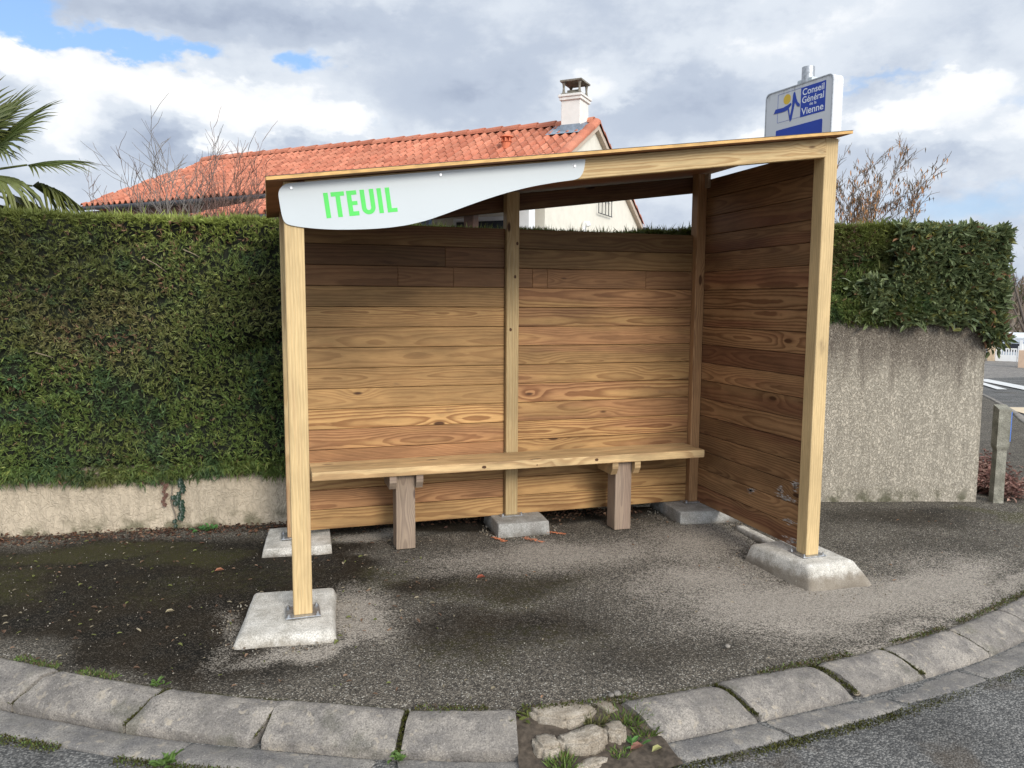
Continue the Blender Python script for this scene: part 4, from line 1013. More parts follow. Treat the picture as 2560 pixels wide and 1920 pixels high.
# ------------------------------------------------------------------ bus stop sign behind the shelter
EU = Vector((3.3 - 3.225, .361 - .942, 0)).normalized(); EN = Vector((EU.y, -EU.x, 0)); EN = EN if EN.x < 0 else -EN; EO = Vector((3.225, .942, 0))
def sg(u, z, n=0): return EO + EU * u + Vector((0, 0, z)) + EN * n
def yz(Y, z):
    u = (1.05 - Y) * .8348; return u, 1.59 + (z - 1.59) * (1 - .0224 * (1 - u / .586))
stop = empty('bus_stop_sign', tuple(sg(.33, 0, -.046)), 'double-sided white bus stop sign with blue lettering on a steel post', 'sign')
rr = .035; out = []
for cx, cz, a0 in ((rr, 2.60 + rr, math.pi), (.586 - rr, 2.60 + rr, 1.5 * math.pi), (.586 - rr, 3.016 - rr, 0), (rr, 3.016 - rr, .5 * math.pi)):
    for a in np.linspace(a0, a0 + math.pi / 2, 7): out.append((cx + rr * math.cos(a), cz + rr * math.sin(a)))
MS = Matrix((EU, Vector((0, 0, 1)), EN)).transposed().to_4x4(); MS.translation = EO
def plate(name, poly, n0, n1, mat, parent, bevel=0):
    m = MB(); m.prism(poly, MS @ Matrix.Translation((0, 0, n0)), n1 - n0); return m.build(name, mat, parent)
panel = plate('panel', out, -.088, -.004, M_signface, stop)
c0 = (.293, 2.738); rim = MB()
def ringpoly(k): return [(c0[0] + (x - c0[0]) * k, c0[1] + (z - c0[1]) * k) for x, z in out]
o1, o2 = out, [(x + (-.007 if x > .5 else .007 if x < .09 else 0), z + (-.007 if z > 2.9 else .007 if z < 2.68 else 0)) for x, z in out]
k = len(out); rim.add([sg(x, z, .0) for x, z in o1] + [sg(x, z, .0) for x, z in o2] + [sg(x, z, -.006) for x, z in o1] + [sg(x, z, -.0045) for x, z in o2], [[i, (i + 1) % k, k + (i + 1) % k, k + i] for i in range(k)] + [[i, (i + 1) % k, 2 * k + (i + 1) % k, 2 * k + i] for i in range(k)] + [[k + i, k + (i + 1) % k, 3 * k + (i + 1) % k, 3 * k + i] for i in range(k)])
rim.build('rim', M_zinc, panel)
plate('blue_field', [(.320, 2.799), (.526, 2.799), (.526, 2.986), (.320, 2.986)], -.004, -.0028, M_blue, panel)
plate('blue_name_plate', [(.106, 2.63), (.510, 2.63), (.510, 2.748), (.504, 2.755), (.112, 2.755), (.106, 2.749)], -.004, -.0028, M_blue, panel)
m = MB()
for a, b, c, d in ((.1136, .1156, 2.803, 2.988), (.1156, .32, 2.803, 2.8045), (.1156, .32, 2.9865, 2.988)):
    m.prism([(a, c), (b, c), (b, d), (a, d)], MS @ Matrix.Translation((0, 0, -.004)), .001)
m.build('frame_line', M_blue, panel)
plate('sun_disc', [(.198 + .0325 * math.cos(a), 2.942 + .0325 * math.sin(a)) for a in np.linspace(0, 2 * math.pi, 33)[:-1]], -.004, -.0029, M_yellow, panel)
wave = [(.935, 2.922), (.90, 2.919), (.85, 2.916), (.80, 2.923), (.768, 2.930), (.764, 2.916), (.790, 2.90), (.7745, 2.838), (.757, 2.90), (.749, 2.975), (.744, 2.990), (.735, 2.992), (.727, 2.982), (.715, 2.950), (.700, 2.920), (.675, 2.900), (.674, 2.884), (.700, 2.893), (.727, 2.924), (.742, 2.87), (.757, 2.818), (.7695, 2.8075), (.778, 2.822), (.800, 2.892), (.83, 2.888), (.87, 2.889), (.955, 2.8955)]
wv = [yz(*p) for p in wave]
m = MB(); m.prism([(x - .004, z - .004) for x, z in wv], MS @ Matrix.Translation((0, 0, -.004)), .0006); m.build('ribbon_shadow', M_shadowgrey, panel)
plate('ribbon', wv, -.0036, -.0024, M_blue, panel)
def text(body, u0, z0, width, mat, parent, n0=-.0026, xs=None):
    cu = bpy.data.curves.new('text', 'FONT'); cu.body = body; cu.size = 1; cu.extrude = .0; cu.offset = .012
    o = bpy.data.objects.new('text', cu); COL.objects.link(o); bpy.context.view_layer.update()
    me = bpy.data.meshes.new_from_object(o.evaluated_get(bpy.context.evaluated_depsgraph_get())); bpy.data.objects.remove(o)
    co = [v.co.copy() for v in me.vertices]; x0, x1 = min(c.x for c in co), max(c.x for c in co); k = width / (x1 - x0); h = max(c.y for c in co)
    kz = (xs / h) if xs else k
    for v, c in zip(me.vertices, co): v.co = sg(u0 + (c.x - x0) * k, z0 + c.y * kz, n0)
    me.materials.clear(); me.materials.append(mat); return link('lettering', me, parent)
text('Conseil', .334, 2.935, .180, M_lettwhite, panel, xs=.040)
text('Général', .333, 2.885, .181, M_lettwhite, panel, xs=.040)
text('de la', .397, 2.860, .058, M_lettwhite, panel, xs=.018)
text('Vienne', .330, 2.812, .184, M_lettwhite, panel, xs=.042)
m = MB(); m.tube([sg(.331, -.1, -.046), sg(.331, 3.118, -.046)], .040, 20); m.build('pole', M_zinc, stop)
m = MB(); m.box(sg(.331, 3.030, -.046), (.13, .06, .03), Matrix((EU, -EN, Vector((0, 0, 1)))).transposed().to_4x4(), .008, 2); m.build('bracket', M_alu, stop)

# ------------------------------------------------------------------ concrete marker post by the wall end
bol = empty('marker_post', (5.52, .885, 0), 'short mossy concrete marker post with broad head by the wall end', 'post')
mt = Matrix.Rotation(-.35, 4, 'Z')
def tap(mb, z0, z1, w0, d0, w1, d1, cut=0):
    vs = []
    for z, w, d in ((z0, w0, d0), (z1, w1, d1)):
        for a, b in ((-1, -1), (1, -1), (1, 1), (-1, 1)):
            v = mt @ Vector((a * w / 2, b * d / 2, z + (cut if (z == z1 and b < 0) else 0))); vs.append(v + Vector((5.52, .90, 0)))
    mb.add(vs, [[3, 2, 1, 0], [4, 5, 6, 7], [0, 1, 5, 4], [1, 2, 6, 5], [2, 3, 7, 6], [3, 0, 4, 7]])
m = MB(); tap(m, -.1, .435, .082, .07, .076, .066); m.build('shaft', M_bollard, bol)
m = MB(); tap(m, .432, .455, .080, .072, .098, .085); tap(m, .455, .79, .098, .085, .098, .085, -.03); m.build('head', M_bollard, bol)
m = MB(); m.box(Vector((5.52, .90, .62)) + mt @ Vector((.0545, 0, 0)), (.008, .075, .24), mt, .001); m.build('blue_plate', plain('blue_plate', (.07, .20, .62), .4), bol)

# ------------------------------------------------------------------ fan palm
def palm():
    base = Vector((-2.62, 3.95, 0)); crown = Vector((-2.60, 3.95, 2.60))
    root = empty('fan_palm', tuple(base), 'fan palm with stiff and drooping fronds behind the left end of the hedge', 'palm tree')
    m = MB(); m.tube([base, base + Vector((0, 0, 1.2)), crown - Vector((0, 0, .15)), crown], [.16, .14, .13, .08], 12); m.build('trunk', M_bark, root)
    rt = Vector((.954, -.299, 0)); fw = Vector((.299, .954, 0)); zz = Vector((0, 0, 1))
    def frond(az, el, plen, rad, fan=190, droop=.25, tilt=0.0, n=34, yellow=0.0, roll=0.0, stiff=0.0):
        a = R(az); d = (rt * math.cos(a) + fw * math.sin(a)) * math.cos(R(el)) + zz * math.sin(R(el)); d.normalize()
        hub = crown + d * plen - zz * (.10 * plen * (1 - math.sin(R(max(el, 0)))))
        side = d.cross(zz).normalized(); nrm = side.cross(d).normalized()
        q = Matrix.Rotation(R(roll), 3, d); side = q @ side; nrm = q @ nrm
        q = Matrix.Rotation(R(tilt), 3, side); d2 = q @ d; nrm = q @ nrm
        V = []; F = []; C = []; rad *= .95; rnd = random.Random(int(az * 7 + el * 3 + 999))
        for k in range(n):
            th = R(-fan / 2 + fan * (k + .5) / n + rnd.uniform(-1.5, 1.5)); v = d2 * math.cos(th) + side * math.sin(th); p = v.cross(nrm).normalized()
            L = rad * (1 - .28 * abs(th / R(fan / 2)) ** 2) * rnd.uniform(.92, 1.06); dr = droop * rnd.uniform(.6, 1.3) + (.3 * droop if abs(th) > 1 else 0)
            W = rad * .0165; c0 = np.array([.095, .125, .040]) + yellow * np.array([.14, .10, .02]) + rnd.uniform(-.02, .02); prev = None; o = len(V); ts = (0, .18, .42, .62, .82, 1)
            for i, t in enumerate(ts):
                bend = max(0, t - .35) ** 2
                c = hub + v * L * t * (1 - .35 * dr * bend * 2) - zz * (L * dr * bend * 2.2)
                w = W * (.10 + 1.3 * min(t / .42, 1)) * (1 - max(0, t - .5) * 1.85) if t < 1 else .0008
                V += [c - p * w + nrm * w * .55, c - nrm * w * .25, c + p * w + nrm * w * .55]; tip = np.array([.06, .03, .0]) * t ** 3
                C += [c0 + tip] * 3
            for i in range(len(ts) - 1):
                F += [(o + 3 * i, o + 3 * i + 1, o + 3 * i + 4, o + 3 * i + 3), (o + 3 * i + 1, o + 3 * i + 2, o + 3 * i + 5, o + 3 * i + 4)]
        fr = mesh_np('frond', np.array([list(x) for x in V]), F, M_palm, np.array(C), root)
        s = MB(); s.tube([crown - zz * .1, crown + d * plen * .5 - zz * .02, hub], [.016, .011, .008], 6); s.build('stalk', plain('palm_stalk', (.13, .15, .05), .6), fr)
    frond(12, 38, .44, .80, 170, .16, 4, 36, roll=28)
    frond(55, 58, .45, .74, 200, .08, -6, 34)
    frond(-25, 60, .40, .70, 200, .12, -4, 34)
    frond(2, 14, .66, .64, 120, .18, -8, 34, roll=16)
    frond(20, 2, .60, .70, 130, .75, -20, 34, .18, roll=-12)
    frond(-30, 4, .55, .74, 190, .80, -22, 34, .22)
    frond(8, -10, .50, .82, 150, 1.0, -24, 32, .42)
    frond(-8, -24, .42, .80, 150, .95, -20, 32, .50)
    frond(-55, -14, .42, .70, 180, .95, -25, 30, .35)
    frond(-70, 22, .42, .70, 190, .6, -16, 32, .1)
    frond(30, -16, .45, .78, 160, .85, -22, 32, .30)
    frond(-100, 34, .42, .66, 190, .4, -5, 30)
    frond(-75, -30, .40, .62, 170, .9, -15, 26, .55)
    frond(-150, 40, .45, .68, 200, .2, 0, 28); frond(170, 10, .5, .68, 190, .4, -10, 26); frond(100, 45, .45, .66, 200, .2, 0, 26)
    frond(140, -15, .4, .6, 170, .8, -15, 22, .4); frond(-130, -18, .4, .6, 170, .8, -15, 22, .4); frond(95, 85, .3, .7, 200, .1, 0, 28)
palm()

# ------------------------------------------------------------------ bare shrubs
def shrub(name, base, stems, label, seed, catkins=0, mat=None, rad0=.014, sub=3, lean=(0, 0), curl=.12, cat='shrub', group=None, leafy=0, n0=6, kid=(.10, .22)):
    """stems: list of (end x, end y, end z) tips; recursive fine twigs on each"""
    rnd = random.Random(seed); mb = MB(); tips = []
    def grow(p, d, L, r, lev, goal=None):
        n = n0 if lev == 0 else 6; pts = [p.copy()]; rs = [r]; q = p.copy(); dd = d.copy(); kids = []
        for i in range(n):
            dd = (dd + Vector((rnd.gauss(0, curl), rnd.gauss(0, curl), rnd.gauss(.02, curl * .7)))).normalized()
            if goal is not None: dd = (dd * .5 + (goal - q).normalized() * .5).normalized()
            q = q + dd * (L / n); pts.append(q.copy()); rs.append(r * (1 - .80 * (i + 1) / n) + .0012)
            if lev < sub and i >= (2 if lev == 0 else 1): kids += [(q.copy(), dd.copy(), rs[-1])] * (1 if rnd.random() < .8 else 2)
            if lev >= 1: tips.append(q.copy())
        mb.tube(pts, rs, 5 if lev == 0 else 4, cap=False)
        for (a, b, c) in kids:
            ax = b.orthogonal().normalized(); ax = Matrix.Rotation(rnd.uniform(0, 6.28), 3, b) @ ax; nd = (b + ax * rnd.uniform(.35, .8) + Vector((0, 0, .12))).normalized()
            grow(a, nd, L * (rnd.uniform(*kid) if lev == 0 else rnd.uniform(.28, .5)), max(c * .62, .0019), lev + 1)
    for t in stems:
        o = Vector(base) + Vector((rnd.gauss(0, .05), rnd.gauss(0, .05), 0)); v = Vector(t) - o; grow(o, v.normalized(), v.length * rnd.uniform(.85, 1.0), rad0 * rnd.uniform(.75, 1.2), 0, Vector(t))
    root = empty(name, base, label, cat, group); mb.build('branches', mat or M_twig, root)
    if catkins:
        P = []; idx = RNG.integers(0, len(tips), catkins); P = np.array([list(tips[i]) for i in idx]) + RNG.normal(0, .012, (catkins, 3)); n = len(P)
        D = np.tile(np.array([[0, 0, -1.]]), (n, 1)) + RNG.normal(0, .10, (n, 3)); c = np.array([.60, .31, .13]) * RNG.uniform(.55, 1.25, (n, 1)); c = np.where(RNG.random((n, 1)) < .3, np.array([.15, .11, .07]), c)
        a = blades(P, D, RNG.uniform(.04, .075, n), .013, c, unit(RNG.normal(size=(n, 3)) * np.array([1, 1, 0]))); b = blades(P, D, RNG.uniform(.04, .075, n), .013, c, unit(RNG.normal(size=(n, 3)) * np.array([1, 1, 0])))
        V, F, C = merge([a, b]); tag(mesh_np('catkins', V, F, M_dead, C, root), kind='stuff')
shrub('bare_shrub', (-.92, 4.38, .2), [(-.90, 4.38, 2.80), (-1.20, 4.25, 2.62), (-1.05, 4.35, 2.6), (-.68, 4.3, 2.72), (-1.0, 4.5, 2.8), (-.80, 4.5, 2.68), (-1.30, 4.4, 2.55), (-.95, 4.3, 2.6), (-.76, 4.4, 2.72)], 'bare grey-twigged shrub rising above the hedge, tallest on the left', 3, mat=plain('grey_twig', (.20, .175, .155), .85, var=.3, scale=9), rad0=.015, sub=2, n0=11, kid=(.16, .34))
shrub('bare_shrub', (-.50, 4.42, .3), [(-.46, 4.41, 2.70), (-.62, 4.3, 2.72), (-.36, 4.4, 2.68), (-.22, 4.4, 2.58), (-.70, 4.5, 2.6), (-.30, 4.5, 2.6), (-.5, 4.3, 2.55), (-.55, 4.2, 2.66), (-.40, 4.5, 2.7), (-.15, 4.4, 2.55), (-.6, 4.4, 2.5)], 'dense reddish-brown bare shrub in front of the tiled roof', 5, mat=plain('red_twig', (.17, .105, .085), .85, var=.3, scale=9), rad0=.010, sub=2, n0=12, kid=(.16, .32))
shrub('bare_shrub', (-.12, 4.42, .3), [(-.10, 4.4, 2.66), (.04, 4.4, 2.56), (-.22, 4.3, 2.6), (.10, 4.5, 2.55)], 'sparse small bare shrub beside the left roof edge of the shelter', 8, mat=plain('brown_twig', (.19, .13, .095), .85, var=.3, scale=9), rad0=.009, sub=2)
shrub('bare_shrub', (-1.42, 4.3, .3), [(-1.50, 4.25, 2.72), (-1.62, 4.3, 2.55), (-1.30, 4.3, 2.6)], 'low thin bare shrub between the palm and the tall shrub', 9, mat=plain('thin_twig', (.17, .13, .115), .85, var=.3, scale=9), rad0=.009, sub=2)
shrub('hazel_bush', (6.02, 3.5, .5), [(6.34, 3.25, 2.80), (6.20, 3.4, 2.7), (6.10, 3.5, 2.72), (6.50, 3.08, 2.58), (6.55, 3.0, 2.60), (6.05, 3.3, 2.85), (6.28, 3.3, 2.78), (5.9, 3.6, 2.85), (6.36, 3.2, 2.62), (6.15, 3.3, 2.7), (6.68, 2.9, 2.42), (6.45, 3.1, 2.62), (6.0, 3.4, 2.65), (6.3, 3.2, 2.45), (6.1, 3.4, 2.75)], 'leafless hazel bush hung with brown catkins above the right hedge', 14, catkins=2600, mat=plain('hazel_twig', (.23, .19, .155), .85, var=.3, scale=9), rad0=.011, sub=3, curl=.15, n0=9, kid=(.12, .28))

# ------------------------------------------------------------------ weeds, grass, moss, litter
def tuft(name, cx, cy, cz, n, r, h, label, col, cat='grass', wide=.006, group='weeds along the kerb'):
    a = RNG.uniform(0, 6.283, n); d = np.sqrt(RNG.random(n)) * r; P = np.stack([cx + np.cos(a) * d, cy + np.sin(a) * d, np.full(n, cz)], 1)
    D = np.stack([np.cos(a) * .55, np.sin(a) * .55, np.full(n, .8)], 1) + RNG.normal(0, .35, (n, 3)); D[:, 2] = np.abs(D[:, 2]) * .8 + .15
    C = np.array(col) * RNG.uniform(.6, 1.35, (n, 1)); C = np.where(RNG.random((n, 1)) < .12, np.array([.22, .17, .08]), C)
    V, F, C = blades(P, D, RNG.uniform(.4, 1, n) * h, wide, C); return tag(mesh_np(name, V, F, M_fol, C), label, cat, group)
def kp(x, d):
    px, py, nx, ny = frame(s_of_x(x)); return px + nx * d, py + ny * d
GR = [.13, .19, .045]
def rosette(cx, cy, cz, n, r, label, col=(.10, .17, .04), name='weed'):
    a = np.linspace(0, 6.283, n, endpoint=False) + RNG.normal(0, .25, n); D = np.stack([np.cos(a), np.sin(a), RNG.uniform(.25, .9, n)], 1); P = np.tile(np.array([[cx, cy, cz]]), (n, 1)) + RNG.normal(0, r * .35, (n, 3)) * np.array([1, 1, .15])
    V, F, C = leaves6(P, D, np.tile([[0, 0, 1.]], (n, 1)) + RNG.normal(0, .25, (n, 3)), RNG.uniform(.6, 1.1, n) * r, r * .36, np.array(col) * RNG.uniform(.7, 1.4, (n, 1))); return tag(mesh_np(name, V, F, M_fol, C), label, 'weed', 'weeds along the kerb')
tuft('grass_tuft', 1.235, -1.13, -.055, 420, .075, .075, 'largest green grass tuft in the kerb gap beside the right kerb stone', GR)
tuft('grass_tuft', 1.275, -1.21, -.075, 240, .05, .055, 'second green grass tuft below the largest one in the kerb gap', GR)
tuft('grass_tuft', 1.095, -1.14, -.045, 240, .045, .055, 'dry grass tuft between the two upper stones of the gap', [.15, .15, .06])
tuft('grass_tuft', 1.04, -1.185, -.06, 110, .03, .035, 'small grass tuft on the oblong stone in the gap', GR)
tuft('grass_tuft', .90, -1.30, -.09, 220, .05, .055, 'grass tuft at the lower left of the kerb gap', GR)
tuft('grass_tuft', 1.13, -1.30, -.09, 70, .035, .04, 'sparse grass tuft at the lower middle of the kerb gap', GR)
x, y = kp(.845, .02); rosette(x, y, -.03, 12, .055, 'leafy weed at the top left corner of the kerb gap', (.13, .15, .04))
x, y = kp(.405, .20); rosette(x, y, -.085, 14, .045, 'leafy weed at the foot of the mossy wedge joint')
x, y = kp(-.32, .335); rosette(x, y, -.095, 22, .05, 'low bushy weed on the road edge at the bottom left')
x, y = kp(-1.02, .335); rosette(x, y, -.095, 16, .035, 'small weed on the road edge near the left picture edge')
rosette(1.20, -1.27, -.08, 9, .05, 'spiky green rosette right of the small rounded stone', (.09, .19, .05))
rosette(-.55, -.42, 0, 14, .035, 'weed growing above the kerb joint below the left footing')
rosette(-.57, 1.82, .01, 12, .05, 'small leafy weed at the foot of the low wall', (.07, .17, .05)); rosette(-.50, 1.80, .02, 14, .055, 'larger leafy weed at the foot of the low wall', (.08, .20, .05))
# moss and tiny weeds as ground cover
def strip_cover(name, x0, x1, d, sd, n, h, cols, label, z=0.0, prob=None, wide=.006):
    s = RNG.uniform(s_of_x(x0), s_of_x(x1), n)
    if prob: s = s[fbm(np.stack([s * prob, 0 * s, 0 * s], 1), 3, 77) > .48]
    n = len(s); px = np.interp(s, _s, _cx); py = np.interp(s, _s, _cy); e = .05; tx = np.interp(s + e, _s, _cx) - px; ty = np.interp(s + e, _s, _cy) - py; l = np.hypot(tx, ty); nx, ny = ty / l, -tx / l
    dd = d + RNG.normal(0, sd, n); P = np.stack([px + nx * dd, py + ny * dd, np.full(n, z) + H(px, py)], 1); D = RNG.normal(0, .6, (n, 3)); D[:, 2] = np.abs(D[:, 2]) + .35
    C = np.array([cols[i] for i in RNG.integers(0, len(cols), n)]) * RNG.uniform(.65, 1.3, (n, 1)); V, F, C = blades(P, D, RNG.uniform(.4, 1, n) * h, wide, C); return tag(mesh_np(name, V, F, M_fol, C), label, kind='stuff')
MO = [(.055, .058, .014), (.075, .080, .016), (.045, .038, .016), (.10, .10, .025)]
strip_cover('kerb_weeds', -1.6, -.5, -.014, .014, 1700, .022, [(.11, .18, .04), (.09, .13, .035), (.15, .18, .06), (.12, .09, .05)], 'bright small weeds along the back of the left kerb', 0, 9.0)
strip_cover('kerb_moss', -.6, 5.0, -.010, .012, 5200, .016, MO + [(.11, .15, .04), (.13, .09, .05)], 'moss and dry bits along the back of the kerb', 0, 3.0)
strip_cover('road_edge_moss', 1.2, 5.0, .345, .018, 9000, .016, MO, 'green moss line between gutter and road on the right', -.102)
strip_cover('road_edge_moss', -1.8, .9, .345, .016, 5200, .015, MO + [(.12, .18, .05)], 'mossy line between gutter and road on the left', -.102, 2.0)
def joint_moss():
    parts = []
    for x, w, k in ((-1.46, .008, 250), (-1.0, .014, 420), (-.54, .013, 420), (-.075, .005, 60), (.401, .012, 260), (1.712, .012, 330), (2.22, .022, 420), (2.632, .014, 330), (3.1, .006, 80)):
        sk = -.35 if x < .3 else .0 if x < 1 else .45
        d = RNG.uniform(0, .18, k); s = s_of_x(kx(x)) + RNG.normal(0, w * .5, k) + sk * (d - .09); px = np.interp(s, _s, _cx); py = np.interp(s, _s, _cy); _, _, nx, ny = frame(s_of_x(kx(x))); z = np.interp(d, [0, .06, .18], [-.006, -.012, -.070]) + H(px, py)
        P = np.stack([px + nx * d, py + ny * d, z - .006], 1); D = RNG.normal(0, .5, (k, 3)); D[:, 2] = np.abs(D[:, 2]) + .4; C = np.array([MO[i] for i in RNG.integers(0, 4, k)]) * RNG.uniform(.6, 1.3, (k, 1)); parts.append(blades(P, D, RNG.uniform(.006, .016, k), .006, C))
    V, F, C = merge(parts); tag(mesh_np('joint_moss', V, F, M_fol, C), 'moss filling the kerb stone joints', kind='stuff')
joint_moss()
for x, lab in ((2.21, 'mortar wedge in the wide cracked kerb joint on the right'),):
    pass
def flat_leaves(name, P, size, cols, label, curl=.35, kind='stuff', flat=.25):
    n = len(P); a = RNG.uniform(0, 6.283, n); D = np.stack([np.cos(a), np.sin(a), RNG.normal(0, flat, n)], 1); U = np.stack([RNG.normal(0, flat, n), RNG.normal(0, flat, n), np.ones(n)], 1)
    C = np.array([cols[i] for i in RNG.integers(0, len(cols), n)]) * RNG.uniform(.6, 1.3, (n, 1)); S = RNG.uniform(*size, n); V, F, C = leaves6(P, D, U, S, S * RNG.uniform(.25, .6, n), C, curl); o = mesh_np(name, V, F, M_dead, C); return tag(o, label, kind=kind)
BR = [(.13, .068, .045), (.17, .09, .055), (.09, .05, .038), (.20, .125, .08)]
n = 3200; x = RNG.uniform(-3, 2.6, n); d = np.abs(RNG.normal(0, .11, n)); P = np.stack([x, wallY(x) - .015 - d, .004 + RNG.uniform(0, .018, n) * np.exp(-d / .06)], 1)
flat_leaves('leaf_litter', P, (.010, .035), BR + [(.06, .04, .03)], 'brown needle and leaf litter along the foot of the low wall', flat=.4)
def pile():
    n = 4200; x = 5.62 + RNG.gamma(1.3, .38, n); y = .98 + (x - 5.6) * .95 + RNG.normal(0, .17, n) + .05; keep = (y > .86 - (x - 5.6) * .0) & (x < 7.6); x, y = x[keep], y[keep]; k = _spline(x); keep = y > k + .35; x, y = x[keep], y[keep]
    h = .10 * np.exp(-((x - 5.85) / .45) ** 2) ; P = np.stack([x, y, H(x, y) + .006 + RNG.random(len(x)) * h], 1); flat_leaves('leaf_pile', P, (.025, .06), [(.20, .105, .085), (.25, .14, .11), (.15, .075, .06), (.28, .18, .14)], 'drift of reddish-brown dead leaves beyond the wall end', .3, flat=.35)
pile()
n = 420; x = RNG.uniform(-2, .8, n); P = np.stack([x, RNG.uniform(0, 1, n) * (wallY(x) - .1 - _spline(x)) + _spline(x) + .05, np.full(n, .006)], 1)
flat_leaves('scattered_bits', P, (.010, .034), [(.22, .14, .09), (.14, .15, .05), (.26, .22, .15), (.12, .075, .05)], 'scattered dry bits on the dark mossy pavement', flat=.2)
n = 90; x = RNG.uniform(.3, 5, n); P = np.stack([x, RNG.uniform(0, 1, n) * (wallY(x) - .1 - _spline(x)) + _spline(x) + .05, np.full(n, .006)], 1)
flat_leaves('dry_bits', P, (.010, .026), [(.26, .15, .09), (.3, .25, .17)], 'few dry bits on the bare pavement', flat=.2)
for px, py, s, col, lab in ((-.42, .92, .055, (.34, .15, .09), 'orange-brown fallen leaf on the dark pavement left of the shelter'), (1.02, .37, .06, (.26, .075, .045), 'dark red fallen leaf on the pavement inside the shelter'), (-.62, .35, .045, (.32, .27, .17), 'pale curled straw on the dark pavement'), (1.17, -1.31, .07, (.22, .11, .08), 'brown curled leaf lying in the kerb gap'), (1.245, -1.34, .055, (.30, .29, .12), 'yellow-green fallen leaf beside the brown one in the kerb gap'), (2.75, -1.00, .06, (.45, .28, .12), 'tan dry leaf lying in the gutter fold on the right')):
    z = .012 if py > -.7 else (-.078 if px < 2 else -.135); V, F, C = leaves6(np.array([[px, py, z]]), np.array([[1, .3, .05]]), np.array([[.1, 0, 1.]]), np.array([s]), np.array([s * .42]), np.array([col]), .45)
    tag(mesh_np('fallen_leaf', V, F, M_dead, C), lab, 'leaf', 'fallen leaves')
# pebbles
def pebbles(n, fx, label, name, cols, size):
    bm = bmesh.new(); bmesh.ops.create_icosphere(bm, subdivisions=1, radius=1); bv = np.array([v.co[:] for v in bm.verts]); bf = np.array([[v.index for v in f.verts] for f in bm.faces]); bm.free(); P = fx(n); n = len(P)
    S = RNG.uniform(*size, (n, 1, 1)) * RNG.uniform(.6, 1.2, (n, 1, 3)); V = (bv[None] * (1 + RNG.normal(0, .12, (n, len(bv), 1)))) * S + P[:, None]; F = (bf[None] + (np.arange(n) * len(bv))[:, None, None]).reshape(-1, 3)
    C = np.repeat(np.array([cols[i] for i in RNG.integers(0, len(cols), n)]) * RNG.uniform(.75, 1.2, (n, 1)), len(bv), 0); return tag(mesh_np(name, V.reshape(-1, 3), F, M_dead, C, smooth=True), label, kind='stuff')
def area(n):
    x = RNG.uniform(-1.6, 5.2, n); t = RNG.random(n); y = _spline(x) + .02 + t * (wallY(x) - .15 - _spline(x)); return np.stack([x, y, np.full(n, .003)], 1)
pebbles(1100, area, 'loose pale grit on the pavement', 'grit', [(.30, .27, .22), (.24, .21, .17), (.38, .35, .29), (.18, .15, .12)], (.0015, .0042))
def rubble_ring(n):
    a = RNG.uniform(0, 6.283, n); P = []
    for k in range(n):
        c, rx, ry = random.choice([((-.02, .10), .29, .33), ((2.95, -.02), .34, .43), ((1.55, 1.25), .22, .2), ((3.02, 1.25), .34, .31)])
        P.append((c[0] + math.cos(a[k]) * rx * random.uniform(.95, 1.25), c[1] + math.sin(a[k]) * ry * random.uniform(.95, 1.25), .004))
    return np.array(P)
pebbles(700, rubble_ring, 'cement crumbs round the footings', 'cement_crumbs', [(.32, .29, .24), (.27, .235, .18), (.22, .18, .13)], (.002, .0065))
for px, py, s, lab in ((1.235, -1.055, .016, 'pale pebble behind the broken stones of the kerb gap'), (1.205, -1.06, .013, 'smaller grey pebble behind the broken stones of the kerb gap'), (2.36, -1.13, .017, 'small stone in the gutter fold below the cracked cement joint'), (1.93, -.78, .012, 'lone pale pebble on the pavement near the right kerb')):
    bm = bmesh.new(); bmesh.ops.create_icosphere(bm, subdivisions=3, radius=s)
    co = np.array([v.co[:] for v in bm.verts]); d = fbm(co * 60 + px * 9, 2, 2) - .5
    for v, k in zip(bm.verts, d): v.co *= 1 + .5 * float(k); v.co.z *= .7
    me = bpy.data.meshes.new('pebble'); bm.to_mesh(me); bm.free(); me.materials.append(M_rubble if s > .0135 and px > 2 else M_kerb); me.polygons.foreach_set('use_smooth', [True] * len(me.polygons)); o = link('pebble', me); o.location = (px, py, float(H(px, py)) + (.008 if py > -1.09 else -.08)); tag(o, lab, 'pebble', 'loose pebbles')

# ------------------------------------------------------------------ far end of the side street
def flat_quad(name, P, mat, label):
    m = MB(); m.add([(x, y, float(H(x, y)) - .082) for x, y in P], [[0, 1, 2, 3]]); return tag(m.build(name, mat, None), label, 'road marking', None)
M_line = plain('road_line_paint', (.62, .61, .58), .8, var=.2, scale=12); M_cream = plain('cream_road_paint', (.62, .50, .34), .85, var=.12, scale=6)
flat_quad('road_line', [(18.2, 10.4), (21.2, 14.6), (20.9, 14.9), (17.8, 10.6)], M_line, 'white give-way line across the side street')
flat_quad('road_line', [(17.6, 10.9), (19.8, 13.6), (19.65, 13.72), (17.4, 11.02)], M_line, 'thin white line beside the give-way line')
flat_quad('road_patch', [(11.95, 5.55), (13.2, 4.6), (14.6, 6.4), (13.2, 7.35)], M_cream, 'cream coloured road patch by the side street kerb')
m = MB(); m.grid([[(24.6 + a * 1.6 + b * -1.1 - 3 + k, 18.0 + a * 1.9 + b * .9 + k * .2 - 2, float(H(24, 16)) - .075) for k in (0, 9)] for a in (-3, 0, 3) for b in (0,)])
tag(m.build('far_pavement', M_gutter), 'grey pavement strip in front of the white gate', 'pavement', kind='structure')
gx = Vector((29.691 - 29.246, 20.637 - 21.17, 0)).normalized(); gb = Vector((29.246, 21.17, -.945)); gn = Vector((gx.y, -gx.x, 0)); GM = Matrix((gx, gn, Vector((0, 0, 1)))).transposed()
